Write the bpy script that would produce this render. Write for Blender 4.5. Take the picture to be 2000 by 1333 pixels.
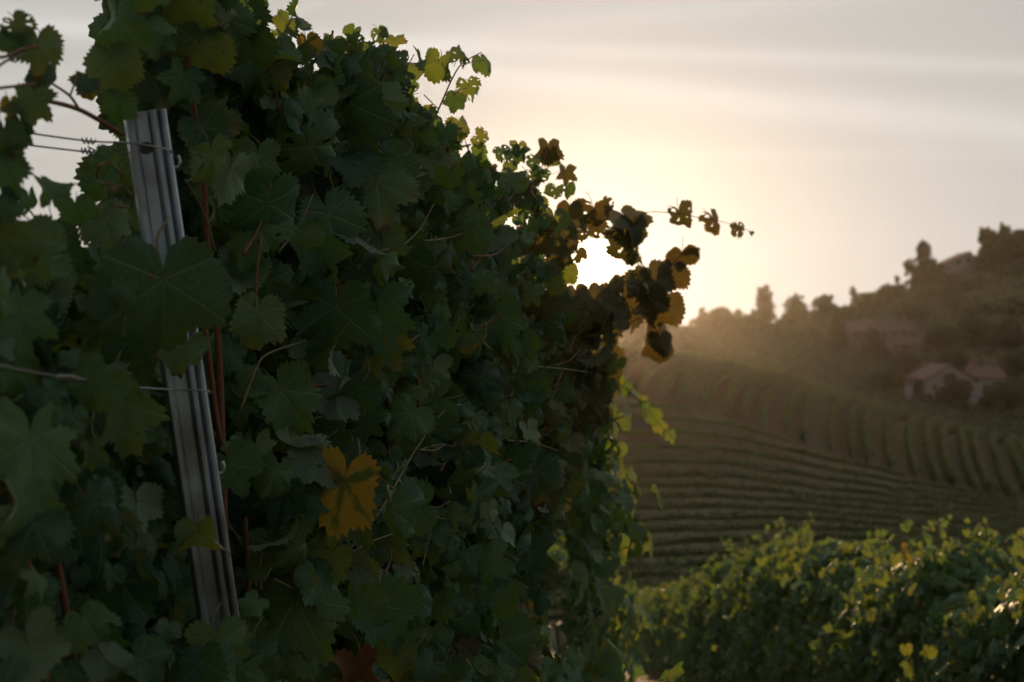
import bpy, math, random
import numpy as np
from mathutils import Vector, Matrix

for o in list(bpy.data.objects):
    bpy.data.objects.remove(o, do_unlink=True)
scene = bpy.context.scene
COL = scene.collection
R = math.radians
random.seed(7)
rng = np.random.default_rng(7)

# ------------------------------------------------------------------ camera, sky, sun, exposure
EYE = 1.6                 # eye height over the soil under the tripod
F = 2778.0                # focal length in photo pixels (50 mm on 36 mm, 2000 px)
cam_d = bpy.data.cameras.new('camera')
cam_d.lens = 50.0; cam_d.sensor_width = 36.0
cam_d.clip_start = 0.05; cam_d.clip_end = 5000.0
cam_d.dof.use_dof = True
cam_d.dof.focus_distance = 2.5
cam_d.dof.aperture_fstop = 6.0
cam = bpy.data.objects.new('camera', cam_d); COL.objects.link(cam)
cam.location = (0, 0, EYE); cam.rotation_euler = (R(90), 0, 0)
scene.camera = cam

SUN_EL = math.atan(0.0544); SUN_AZ = math.atan(0.0558)     # over the valley, a little right of the row
sun_dir = Vector((math.sin(SUN_AZ) * math.cos(SUN_EL), math.cos(SUN_AZ) * math.cos(SUN_EL), math.sin(SUN_EL)))
sun_d = bpy.data.lights.new('sun', 'SUN')
sun_d.energy = 5.0; sun_d.angle = R(0.5); sun_d.color = (1.0, 0.62, 0.30)
sun = bpy.data.objects.new('sun', sun_d); COL.objects.link(sun)
sun.rotation_euler = (-sun_dir).to_track_quat('-Z', 'Y').to_euler()
sun.location = (0, 0, 60)

world = bpy.data.worlds.new('World'); scene.world = world; world.use_nodes = True
WT = world.node_tree; WT.nodes.clear()
def wn(t, **kw):
    n = WT.nodes.new(t)
    for k, v in kw.items(): setattr(n, k, v)
    return n
def wmath(op, a, b=None, clamp=False):
    n = wn('ShaderNodeMath', operation=op); n.use_clamp = clamp
    for i, x in enumerate((a, b)):
        if x is None: continue
        if isinstance(x, (int, float)): n.inputs[i].default_value = x
        else: WT.links.new(x, n.inputs[i])
    return n.outputs[0]
def pix_dir(px, py):
    return Vector(((px - 1000) / F, 1.0, (666 - py) / F)).normalized()
sky = wn('ShaderNodeTexSky', sky_type='NISHITA')
sky.sun_disc = False; sky.sun_elevation = SUN_EL; sky.sun_rotation = SUN_AZ
sky.altitude = 300; sky.air_density = 1.0; sky.dust_density = 2.2; sky.ozone_density = 1.5
hs = wn('ShaderNodeHueSaturation'); hs.inputs['Saturation'].default_value = 0.5
WT.links.new(sky.outputs[0], hs.inputs['Color'])
SKY_GAIN = 0.11
tc = wn('ShaderNodeTexCoord')
nrm = wn('ShaderNodeVectorMath', operation='NORMALIZE'); WT.links.new(tc.outputs['Generated'], nrm.inputs[0])
def wdot(v):
    n = wn('ShaderNodeVectorMath', operation='DOT_PRODUCT')
    WT.links.new(nrm.outputs[0], n.inputs[0]); n.inputs[1].default_value = v
    return n.outputs['Value']
# a thin veil of high cloud: lets part of the clear sky through and scatters pale light, more towards the sun than away from it
cs = wdot(sun_dir)
half = wmath('MULTIPLY', wmath('ADD', cs, 1.0), 0.5)
vs_ = wmath('ADD', wmath('MULTIPLY', wmath('MULTIPLY', half, half), 2.0), 1.68)
vcol = wn('ShaderNodeVectorMath', operation='SCALE'); vcol.inputs[0].default_value = (1.0, .98, .93); WT.links.new(vs_, vcol.inputs['Scale'])
veil = wn('ShaderNodeVectorMath', operation='MULTIPLY_ADD')
WT.links.new(hs.outputs[0], veil.inputs[0]); veil.inputs[1].default_value = (.062, .064, .066); WT.links.new(vcol.outputs[0], veil.inputs[2])
# thin cirrus: long bands along great circles, frayed by a stretched noise
mp = wn('ShaderNodeMapping'); mp.inputs['Scale'].default_value = (1.6, 1.6, 15.0); mp.inputs['Rotation'].default_value = (0, R(-6), 0)
WT.links.new(nrm.outputs[0], mp.inputs['Vector'])
nz = wn('ShaderNodeTexNoise'); nz.inputs['Scale'].default_value = 1.6; nz.inputs['Detail'].default_value = 5; nz.inputs['Roughness'].default_value = 0.5
WT.links.new(mp.outputs[0], nz.inputs['Vector'])
cloud = wmath('MULTIPLY', wmath('SUBTRACT', nz.outputs['Fac'], 0.45, True), 0.08)
for (a, b, wid, amp) in (((900, 128), (2000, 248), 0.0125, 0.17), ((950, 60), (1500, 5), 0.009, 0.09), ((1000, 298), (1500, 300), 0.005, 0.04),
                         ((0, 50), (210, 58), 0.006, 0.14), ((520, 45), (650, -10), 0.004, 0.08)):
    nv = pix_dir(*a).cross(pix_dir(*b)).normalized()
    d = wmath('ADD', wdot(nv), wmath('MULTIPLY', wmath('SUBTRACT', nz.outputs['Fac'], 0.5), wid * 1.8))
    g = wmath('POWER', 2.718, wmath('MULTIPLY', wmath('MULTIPLY', d, d), -1.0 / (wid * wid)))
    cloud = wmath('ADD', cloud, wmath('MULTIPLY', g, amp))
gain = wmath('ADD', 1.0, cloud)
sc1 = wn('ShaderNodeVectorMath', operation='SCALE'); WT.links.new(veil.outputs[0], sc1.inputs[0]); WT.links.new(gain, sc1.inputs['Scale'])
bg = wn('ShaderNodeBackground'); bg.inputs['Strength'].default_value = SKY_GAIN
WT.links.new(sc1.outputs[0], bg.inputs['Color'])
# the sun itself as the eye sees it: a small disc and the bright aureole close round it
ang2 = wmath('MULTIPLY', wmath('SUBTRACT', 1.0, cs), 2.0)                 # angle squared
disc = wmath('POWER', 2.718, wmath('MULTIPLY', ang2, -1.0 / (0.010 ** 2)))
aur = wmath('POWER', 2.718, wmath('MULTIPLY', wmath('SQRT', ang2), -1.0 / 0.030))
glow = wmath('ADD', wmath('MULTIPLY', disc, 30.0), wmath('MULTIPLY', aur, .3))
bg2 = wn('ShaderNodeBackground'); bg2.inputs['Color'].default_value = (1.0, 0.78, 0.46, 1); WT.links.new(glow, bg2.inputs['Strength'])
add = wn('ShaderNodeAddShader'); WT.links.new(bg.outputs[0], add.inputs[0]); WT.links.new(bg2.outputs[0], add.inputs[1])
wo = wn('ShaderNodeOutputWorld'); WT.links.new(add.outputs[0], wo.inputs['Surface'])

scene.render.engine = 'CYCLES'
scene.view_settings.view_transform = 'Standard'; scene.view_settings.look = 'None'
scene.view_settings.exposure = 0.3; scene.view_settings.gamma = 1.0
try: scene.view_settings.use_curve_mapping = False
except Exception: pass
cy = scene.cycles
cy.use_denoising = True
cy.max_bounces = 8; cy.diffuse_bounces = 3; cy.glossy_bounces = 2; cy.transmission_bounces = 5; cy.volume_bounces = 0
cy.sample_clamp_indirect = 4.0

# ------------------------------------------------------------------ helpers
def tag(o, label=None, cat=None, group=None, kind=None):
    if label: o['label'] = label
    if cat: o['category'] = cat
    if group: o['group'] = group
    if kind: o['kind'] = kind
    return o
def empty(name, loc):
    o = bpy.data.objects.new(name, None); COL.objects.link(o); o.location = loc
    o.empty_display_size = 0.1
    return o
def link(name, me, mat=None, parent=None, loc=None):
    o = bpy.data.objects.new(name, me); COL.objects.link(o)
    if mat is not None and not me.materials: me.materials.append(mat)
    if parent is not None:
        o.parent = parent
        if loc is None: o.location = -wloc(parent)       # mesh data are in world coordinates
        else: o.location = Vector(loc) - wloc(parent)
    elif loc is not None: o.location = loc
    return o
def wloc(p):
    v = Vector(p.location)
    while p.parent: p = p.parent; v += Vector(p.location)
    return v
def P(px, py, Y):
    """photo pixel seen at depth Y -> point in the place"""
    return Vector(((px - 1000) / F * Y, Y, EYE + (666 - py) / F * Y))
class MB:
    """collects verts and faces for one mesh"""
    def __init__(s): s.v = []; s.f = []
    def box(s, c, size, rot=None):
        n = len(s.v); c = Vector(c)
        for x in (-.5, .5):
            for y in (-.5, .5):
                for z in (-.5, .5):
                    p = Vector((x * size[0], y * size[1], z * size[2]))
                    if rot is not None: p = rot @ p
                    s.v.append(c + p)
        for f in ((0,1,3,2),(4,6,7,5),(0,4,5,1),(2,3,7,6),(0,2,6,4),(1,5,7,3)): s.f.append(tuple(n + i for i in f))
    def tube(s, pts, radii, seg=6, cap=True):
        pts = [Vector(p) for p in pts]; n0 = len(s.v)
        if not hasattr(radii, '__len__'): radii = [radii] * len(pts)
        up = Vector((0.31, 0.17, 0.93))
        for i, p in enumerate(pts):
            t = (pts[min(i + 1, len(pts) - 1)] - pts[max(i - 1, 0)])
            if t.length < 1e-9: t = Vector((0, 0, 1))
            t.normalize()
            a = t.cross(up)
            if a.length < 0.05: a = t.cross(Vector((1, 0, 0)))
            a.normalize(); b = t.cross(a)
            for k in range(seg):
                w = 2 * math.pi * k / seg
                s.v.append(p + (a * math.cos(w) + b * math.sin(w)) * radii[i])
        for i in range(len(pts) - 1):
            for k in range(seg):
                k2 = (k + 1) % seg
                s.f.append((n0 + i * seg + k, n0 + i * seg + k2, n0 + (i + 1) * seg + k2, n0 + (i + 1) * seg + k))
        if cap:
            s.f.append(tuple(n0 + k for k in range(seg))[::-1])
            e = n0 + (len(pts) - 1) * seg
            s.f.append(tuple(e + k for k in range(seg)))
    def poly(s, pts):
        n = len(s.v); s.v += [Vector(p) for p in pts]; s.f.append(tuple(range(n, n + len(pts))))
    def mesh(s, name, smooth=False):
        me = bpy.data.meshes.new(name); me.from_pydata([tuple(v) for v in s.v], [], s.f); me.update()
        if smooth:
            me.polygons.foreach_set('use_smooth', [True] * len(me.polygons))
        return me
    def build(s, name, mat, parent=None, smooth=False):
        return link(name, s.mesh(name, smooth), mat, parent)
def smooth_path(pts, n=6):
    """Catmull-Rom through pts"""
    pts = [Vector(p) for p in pts]
    if len(pts) < 3: return pts
    q = [pts[0] * 2 - pts[1]] + pts + [pts[-1] * 2 - pts[-2]]; out = []
    for i in range(1, len(q) - 2):
        for k in range(n):
            t = k / n
            out.append(0.5 * ((2 * q[i]) + (q[i+1] - q[i-1]) * t + (2*q[i-1] - 5*q[i] + 4*q[i+1] - q[i+2]) * t*t + (3*q[i] - q[i-1] - 3*q[i+1] + q[i+2]) * t**3))
    out.append(pts[-1]); return out

# ------------------------------------------------------------------ materials
MATS = {}
class NT:
    def __init__(s, name):
        s.m = bpy.data.materials.new(name); s.m.use_nodes = True; s.t = s.m.node_tree; s.t.nodes.clear()
        s.out = s.t.nodes.new('ShaderNodeOutputMaterial')
    def n(s, t, **kw):
        x = s.t.nodes.new(t)
        for k, v in kw.items(): setattr(x, k, v)
        return x
    def put(s, sock, v):
        if isinstance(v, bpy.types.NodeSocket): s.t.links.new(v, sock)
        else:
            if hasattr(v, '__len__') and len(v) == 3 and sock.type == 'RGBA': v = (*v, 1)
            sock.default_value = v
    def math(s, op, a, b=None, c=None, clamp=False):
        x = s.n('ShaderNodeMath', operation=op); x.use_clamp = clamp
        for i, v in enumerate((a, b, c)):
            if v is not None: s.put(x.inputs[i], v)
        return x.outputs[0]
    def mix(s, f, a, b):
        x = s.n('ShaderNodeMix', data_type='RGBA'); s.put(x.inputs[0], f); s.put(x.inputs[6], a); s.put(x.inputs[7], b)
        return x.outputs[2]
    def noise(s, scale, detail=3, vec=None, rough=.5):
        x = s.n('ShaderNodeTexNoise'); x.inputs['Scale'].default_value = scale; x.inputs['Detail'].default_value = detail; x.inputs['Roughness'].default_value = rough
        if vec is not None: s.put(x.inputs['Vector'], vec)
        return x.outputs['Fac']
    def ramp(s, f, lo, hi):
        x = s.n('ShaderNodeMapRange'); s.put(x.inputs[0], f); x.inputs[1].default_value = lo; x.inputs[2].default_value = hi
        return x.outputs[0]
    def bump(s, h, strength=.3, dist=.01):
        x = s.n('ShaderNodeBump'); x.inputs['Strength'].default_value = strength; x.inputs['Distance'].default_value = dist; s.put(x.inputs['Height'], h)
        return x.outputs[0]
    def principled(s, col, rough=.6, metal=0., spec=.5, normal=None):
        x = s.n('ShaderNodeBsdfPrincipled'); s.put(x.inputs['Base Color'], col); s.put(x.inputs['Roughness'], rough)
        x.inputs['Metallic'].default_value = metal; x.inputs['Specular IOR Level'].default_value = spec
        if normal is not None: s.put(x.inputs['Normal'], normal)
        return x.outputs[0]
    def done(s, sh): s.t.links.new(sh, s.out.inputs['Surface']); MATS[s.m.name] = s.m; return s.m

def leaf_material(name, src, top, top2, under, trans, trans2, vein, mode='green', tfac=.30):
    """src: 'object' takes the variation from the object, 'attr' from the per-leaf attribute"""
    m = NT(name)
    if src == 'object': rnd = m.n('ShaderNodeObjectInfo').outputs['Random']
    else: rnd = m.n('ShaderNodeAttribute', attribute_name='tint').outputs['Fac']
    uv = m.n('ShaderNodeUVMap', uv_map='veins'); sp = m.n('ShaderNodeSeparateXYZ'); m.put(sp.inputs[0], uv.outputs[0])
    a, b = sp.outputs[0], sp.outputs[1]
    main = m.ramp(b, 0.018, 0.004)                                   # five ribs from the stalk
    fr = m.math('FRACT', m.math('MULTIPLY', m.math('SUBTRACT', a, m.math('MULTIPLY', b, 0.85)), 7.5))
    sec = m.math('MULTIPLY', m.ramp(m.math('ABSOLUTE', m.math('SUBTRACT', fr, 0.5)), 0.075, 0.02), 0.35)
    vn = m.math('MAXIMUM', m.math('MULTIPLY', main, 0.85), sec)
    tco = m.n('ShaderNodeTexCoord').outputs['Object']
    mot = m.noise(3.2 if src == 'object' else 24.0, 4, tco, .6)
    r2 = m.math('FRACT', m.math('MULTIPLY', rnd, 7.13))
    if mode == 'green':
        base = m.mix(rnd, top, top2)
        base = m.mix(m.math('MULTIPLY', m.ramp(mot, .45, .75), .5), base, tuple(c * 1.6 for c in top2))
        tr = m.mix(r2, trans, trans2)
        # some leaves turn yellow at the rim
        rim = m.math('MULTIPLY', m.ramp(m.math('ADD', a, m.math('MULTIPLY', mot, .7)), .95, 1.3), m.ramp(r2, .78, 1.1))
        base = m.mix(rim, base, (.22, .15, .03)); tr = m.mix(rim, tr, (.55, .30, .04))
        dry = m.math('MULTIPLY', m.ramp(m.math('ADD', a, m.math('MULTIPLY', mot, .55)), 1.12, 1.2), m.ramp(m.math('FRACT', m.math('MULTIPLY', rnd, 23.7)), .72, .8))
        base = m.mix(dry, base, (.085, .042, .022)); tr = m.mix(dry, tr, (.09, .035, .012))
        # tiny brown spots
        sp2 = m.math('MULTIPLY', m.ramp(m.noise(11.0 if src == 'object' else 80.0, 1, tco), .70, .74), m.ramp(r2, .35, .5))
        base = m.mix(sp2, base, (.09, .045, .02)); tr = m.mix(sp2, tr, (.06, .03, .01))
    elif mode == 'yellow':
        near = m.ramp(m.math('ADD', b, m.math('MULTIPLY', m.math('SUBTRACT', mot, .5), .42)), .02, .11)
        near = m.math('MAXIMUM', near, m.ramp(a, .72, .95))
        base = m.mix(near, top, top2); tr = m.mix(near, trans, trans2)
        sp2 = m.ramp(m.noise(9.0, 2, tco), .64, .70)
        base = m.mix(m.math('MULTIPLY', sp2, .7), base, (.16, .06, .02))
    else:
        base = m.mix(mot, top, top2); tr = m.mix(mot, trans, trans2)
    if mode != 'dry': base = m.mix(m.math('MULTIPLY', vn, .75), base, vein)
    geo = m.n('ShaderNodeNewGeometry')
    base = m.mix(geo.outputs['Backfacing'], base, m.mix(m.math('MULTIPLY', vn, .8), m.mix(.55, base, under), vein))
    h = m.math('ADD', m.math('MULTIPLY', vn, -.6), m.math('MULTIPLY', m.noise(26.0 if src == 'object' else 150., 3, tco), .8))
    nb = m.bump(h, .45, .006)
    rough = m.math('ADD', .34, m.math('MULTIPLY', mot, .34))
    p = m.principled(base, rough, 0, .36, nb)
    t = m.n('ShaderNodeBsdfTranslucent'); m.put(t.inputs['Color'], m.mix(m.math('MULTIPLY', vn, .5), tr, tuple(c * .45 for c in trans)))
    mx = m.n('ShaderNodeMixShader'); mx.inputs[0].default_value = tfac
    m.t.links.new(p, mx.inputs[1]); m.t.links.new(t.outputs[0], mx.inputs[2])
    return m.done(mx.outputs[0])
GREEN = dict(top=(.022, .098, .062), top2=(.072, .150, .060), under=(.24, .32, .23), trans=(.15, .26, .028), trans2=(.29, .30, .033), vein=(.24, .33, .17))
leaf_material('leaf_green', 'object', **GREEN)
leaf_material('leaf_green_mass', 'attr', **GREEN)
leaf_material('leaf_dark_shade', 'object', (.014, .060, .038), (.026, .080, .042), (.17, .24, .18), (.09, .17, .025), (.13, .18, .028), (.17, .25, .14))
leaf_material('leaf_flare_brown', 'object', (.050, .060, .026), (.085, .075, .030), (.14, .14, .09), (.15, .145, .028), (.22, .145, .03), (.15, .15, .08), 'green', .20)  # leaf with the sun's flare painted in as brown, little light let through
leaf_material('leaf_yellow', 'object', (.05, .075, .02), (.37, .255, .03), (.30, .22, .08), (.20, .25, .03), (.5, .28, .035), (.12, .11, .03), 'yellow')
leaf_material('leaf_dry', 'object', (.20, .095, .05), (.11, .05, .028), (.2, .11, .07), (.25, .10, .04), (.18, .07, .02), (.1, .05, .03), 'dry', .2)
leaf_material('tree_leaf', 'attr', (.035, .055, .02), (.055, .07, .028), (.07, .09, .05), (.10, .14, .03), (.16, .16, .04), (.06, .08, .03), 'green', .25)
leaf_material('conifer_leaf', 'attr', (.018, .034, .016), (.03, .045, .02), (.03, .05, .03), (.03, .05, .015), (.05, .06, .02), (.03, .04, .02), 'green', .12)
leaf_material('far_vine_leaf', 'attr', (.032, .066, .02), (.055, .088, .026), (.08, .10, .05), (.17, .24, .035), (.26, .26, .04), (.07, .09, .03), 'green', .32)

def wood(name, c1, c2, rough=.75, scale=30):
    m = NT(name); tco = m.n('ShaderNodeTexCoord').outputs['Object']
    mp_ = m.n('ShaderNodeMapping'); mp_.inputs['Scale'].default_value = (1, 1, .15); m.put(mp_.inputs[0], tco)
    f = m.noise(scale, 4, mp_.outputs[0], .65)
    return m.done(m.principled(m.mix(m.ramp(f, .3, .7), c1, c2), rough, 0, .3, m.bump(f, .6, .004)))
wood('cane_bark', (.115, .050, .030), (.19, .085, .045), .6, 60)
wood('green_shoot', (.12, .12, .055), (.17, .13, .07), .55, 60)
wood('vine_bark', (.06, .045, .033), (.12, .09, .065), .9, 25)
wood('tree_bark', (.05, .04, .03), (.09, .07, .05), .9, 4)

m = NT('galvanised_steel'); tco = m.n('ShaderNodeTexCoord').outputs['Object']
vo = m.n('ShaderNodeTexVoronoi'); vo.inputs['Scale'].default_value = 90; m.put(vo.inputs['Vector'], tco)
st = m.n('ShaderNodeMapping'); st.inputs['Scale'].default_value = (60, 60, 3); m.put(st.inputs[0], tco)
strk = m.noise(2.2, 4, st.outputs[0], .6); bl = m.noise(9, 3, tco)
colr = m.mix(m.ramp(strk, .3, .75), (.29, .38, .46), (.45, .54, .62))
sepc = m.n('ShaderNodeSeparateColor'); m.put(sepc.inputs[0], vo.outputs['Color'])
colr = m.mix(m.math('MULTIPLY', sepc.outputs[0], .25), colr, (.42, .45, .48))
colr = m.mix(m.math('MULTIPLY', m.ramp(bl, .46, .66), .75), colr, (.15, .145, .135))
m.done(m.principled(colr, m.math('ADD', .27, m.math('MULTIPLY', strk, .22)), .9, .5, m.bump(strk, .12, .002)))
m = NT('wire_steel'); m.done(m.principled((.30, .31, .32), .38, .9))

m = NT('soil'); tco = m.n('ShaderNodeTexCoord').outputs['Object']
n1 = m.noise(.35, 5, tco); n2 = m.noise(5.0, 6, tco, .65); n3 = m.noise(.02, 3, tco)
earth = m.mix(m.ramp(n2, .3, .7), (.075, .056, .038), (.13, .098, .066))
grs = m.mix(n2, (.085, .084, .042), (.150, .135, .072))
cover = m.math('ADD', m.ramp(n1, .22, .46), m.math('MULTIPLY', m.math('SUBTRACT', n3, .5), 1.2), None, True)
m.done(m.principled(m.mix(cover, earth, grs), .95, 0, .15, m.bump(n2, .8, .05)))
m = NT('dry_grass'); rr = m.n('ShaderNodeAttribute', attribute_name='tint').outputs['Fac']
pg = m.principled(m.mix(rr, (.07, .085, .03), (.24, .13, .06)), .8, 0, .2)
tg = m.n('ShaderNodeBsdfTranslucent'); m.put(tg.inputs[0], m.mix(rr, (.14, .16, .03), (.38, .18, .07)))
mx = m.n('ShaderNodeMixShader'); mx.inputs[0].default_value = .35; m.t.links.new(pg, mx.inputs[1]); m.t.links.new(tg.outputs[0], mx.inputs[2]); m.done(mx.outputs[0])
def plain(name, c, rough=.85, var=.25, scale=1.5, spec=.3):
    m = NT(name); f = m.noise(scale, 5, m.n('ShaderNodeTexCoord').outputs['Object'], .6)
    return m.done(m.principled(m.mix(m.ramp(f, .25, .75), tuple(x * (1 - var) for x in c), tuple(min(1, x * (1 + var)) for x in c)), rough, 0, spec, m.bump(f, .3, .02)))
plain('plaster_white', (.34, .325, .32)); plain('plaster_pink', (.20, .160, .145)); plain('roof_tile', (.125, .076, .065), .85, .4, 3)
plain('shutter', (.07, .06, .05)); plain('window_glass', (.04, .045, .05), .12, .1, 1, .6); plain('chimney_brick', (.28, .16, .12))

# ------------------------------------------------------------------ terrain: one sheet, valley and far hill
PXS = np.array([900, 1200, 1300, 1400, 1500, 1600, 1700, 1800, 1900, 2000, 2300, 2900.])
TAB = [  # depth in metres, height of the ground line as seen at those bearings
    (62,  [1102] * 12),
    (84,  [955, 955, 957, 962, 975, 990, 1003, 1015, 1025, 1032, 1040, 1050]),
    (105, [775, 790, 800, 815, 845, 880, 908, 935, 960, 985, 1010, 1040]),
    (121, [700, 708, 720, 745, 772, 803, 832, 862, 886, 910, 940, 980]),
    (140, [685, 692, 705, 722, 742, 772, 803, 836, 861, 886, 915, 950]),
    (162, [705, 710, 718, 730, 750, 772, 795, 822, 845, 860, 880, 900]),
    (200, [700, 702, 704, 708, 716, 726, 745, 770, 788, 798, 800, 800]),
    (260, [668, 668, 668, 670, 676, 680, 683, 690, 695, 690, 670, 650]),
    (330, [655, 650, 645, 642, 640, 628, 592, 560, 530, 500, 460, 440]),
    (420, [690, 690, 685, 680, 670, 660, 640, 610, 580, 560, 520, 500]),
    (760, [690] * 12)]
NEAR = [(-80, 4.0), (-40, 1.6), (-15, -.4), (0, -1.6), (5, -2.3), (10, -3.0), (14, -3.65), (20, -4.85), (28, -6.3), (40, -8.1), (52, -9.3)]
TY = np.array([a for a, b in TAB], float)
TV = np.array([[(666 - p) / F for p in b] for a, b in TAB])
def _smooth_px(px, row):
    # gentle rounding of the table along the bearing
    return (np.interp(px - 45, PXS, row) + 2 * np.interp(px, PXS, row) + np.interp(px + 45, PXS, row)) / 4
def hermite(x, xs, ys):
    """monotone-ish cubic through stations (ys may be arrays per station)"""
    xs = np.asarray(xs, float); i = int(np.clip(np.searchsorted(xs, x) - 1, 0, len(xs) - 2))
    def slope(k):
        if k <= 0: return (ys[1] - ys[0]) / (xs[1] - xs[0])
        if k >= len(xs) - 1: return (ys[-1] - ys[-2]) / (xs[-1] - xs[-2])
        a = (ys[k] - ys[k-1]) / (xs[k] - xs[k-1]); b = (ys[k+1] - ys[k]) / (xs[k+1] - xs[k])
        return np.where(a * b <= 0, 0.0, 2 * a * b / np.where(np.abs(a + b) < 1e-12, 1e-12, a + b))
    h = xs[i+1] - xs[i]; t = (x - xs[i]) / h
    return (2*t**3 - 3*t**2 + 1) * ys[i] + (t**3 - 2*t**2 + t) * h * slope(i) + (-2*t**3 + 3*t**2) * ys[i+1] + (t**3 - t**2) * h * slope(i+1)
GPX = np.arange(300, 3001, 20.0); GY = np.arange(-80, 761, 1.0)
_cols = [_smooth_px(GPX, TV[k]) * TY[k] for k in range(len(TY))]
_xs = [a for a, z in NEAR] + list(TY); _ys = [np.full(len(GPX), z) for a, z in NEAR] + _cols
GRID = np.array([hermite(min(y, 759.9), _xs, _ys) for y in GY]).tolist()
def ground(X, Y):
    px = 1000 + F * X / max(Y, 20.0)
    a = min(max((px - 300) / 20.0, 0), len(GPX) - 1.001); b = min(max(Y + 80, 0), len(GY) - 1.001)
    i, j = int(a), int(b); a -= i; b -= j; r0, r1 = GRID[j], GRID[j + 1]
    return EYE + (r0[i] * (1 - a) + r0[i + 1] * a) * (1 - b) + (r1[i] * (1 - a) + r1[i + 1] * a) * b
Ys = np.concatenate([np.arange(-80, -4, 6), np.arange(-4, 60, 1.2), np.arange(60, 170, 1.6), np.arange(170, 360, 4), np.arange(360, 461, 20)])
Us = np.concatenate([np.linspace(-1.9, -.3, 22, endpoint=False), np.linspace(-.3, .62, 120, endpoint=False), np.linspace(.62, 1.5, 14)])
tv = []
for Y in Ys:
    s_ = max(Y, 0) + 60
    for u in Us:
        X = u * s_ * .85
        z = ground(X, Y) + .05 * math.sin(X * 1.7 + Y * .6) * math.sin(Y * 1.1) * min(1, abs(Y) / 20)
        tv.append((X, Y, z))
nU = len(Us)
tf = [(i * nU + j, i * nU + j + 1, (i + 1) * nU + j + 1, (i + 1) * nU + j) for i in range(len(Ys) - 1) for j in range(nU - 1)]
me = bpy.data.meshes.new('ground'); me.from_pydata(tv, [], tf); me.polygons.foreach_set('use_smooth', [True] * len(me.polygons)); me.update()
tag(link('ground', me, MATS['soil']), kind='structure')

m = NT('track_earth'); tco = m.n('ShaderNodeTexCoord').outputs['Object']; n2 = m.noise(3.0, 6, tco, .7); n1 = m.noise(.8, 3, tco)
m.done(m.principled(m.mix(m.ramp(n1, .45, .65), m.mix(m.ramp(n2, .3, .7), (.06, .042, .03), (.11, .08, .055)), (.06, .062, .03)), .95, 0, .15, m.bump(n2, 1, .06)))
tv = []; tf = []
for i, Y in enumerate(np.arange(3, 60, .6)):
    xa, xb = .62 + .018 * Y, 2.25
    for k in range(5):
        X = xa + (xb - xa) * k / 4; tv.append((X, Y, ground(X, Y) + .06 + (.03 if k in (1, 3) else .05)))
    if i:
        for k in range(4): a = (i - 1) * 5 + k; tf.append((a, a + 1, a + 6, a + 5))
me = bpy.data.meshes.new('path'); me.from_pydata(tv, [], tf); me.polygons.foreach_set('use_smooth', [True] * len(me.polygons)); me.update()
tag(link('path', me, MATS['track_earth']), kind='structure')

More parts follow.
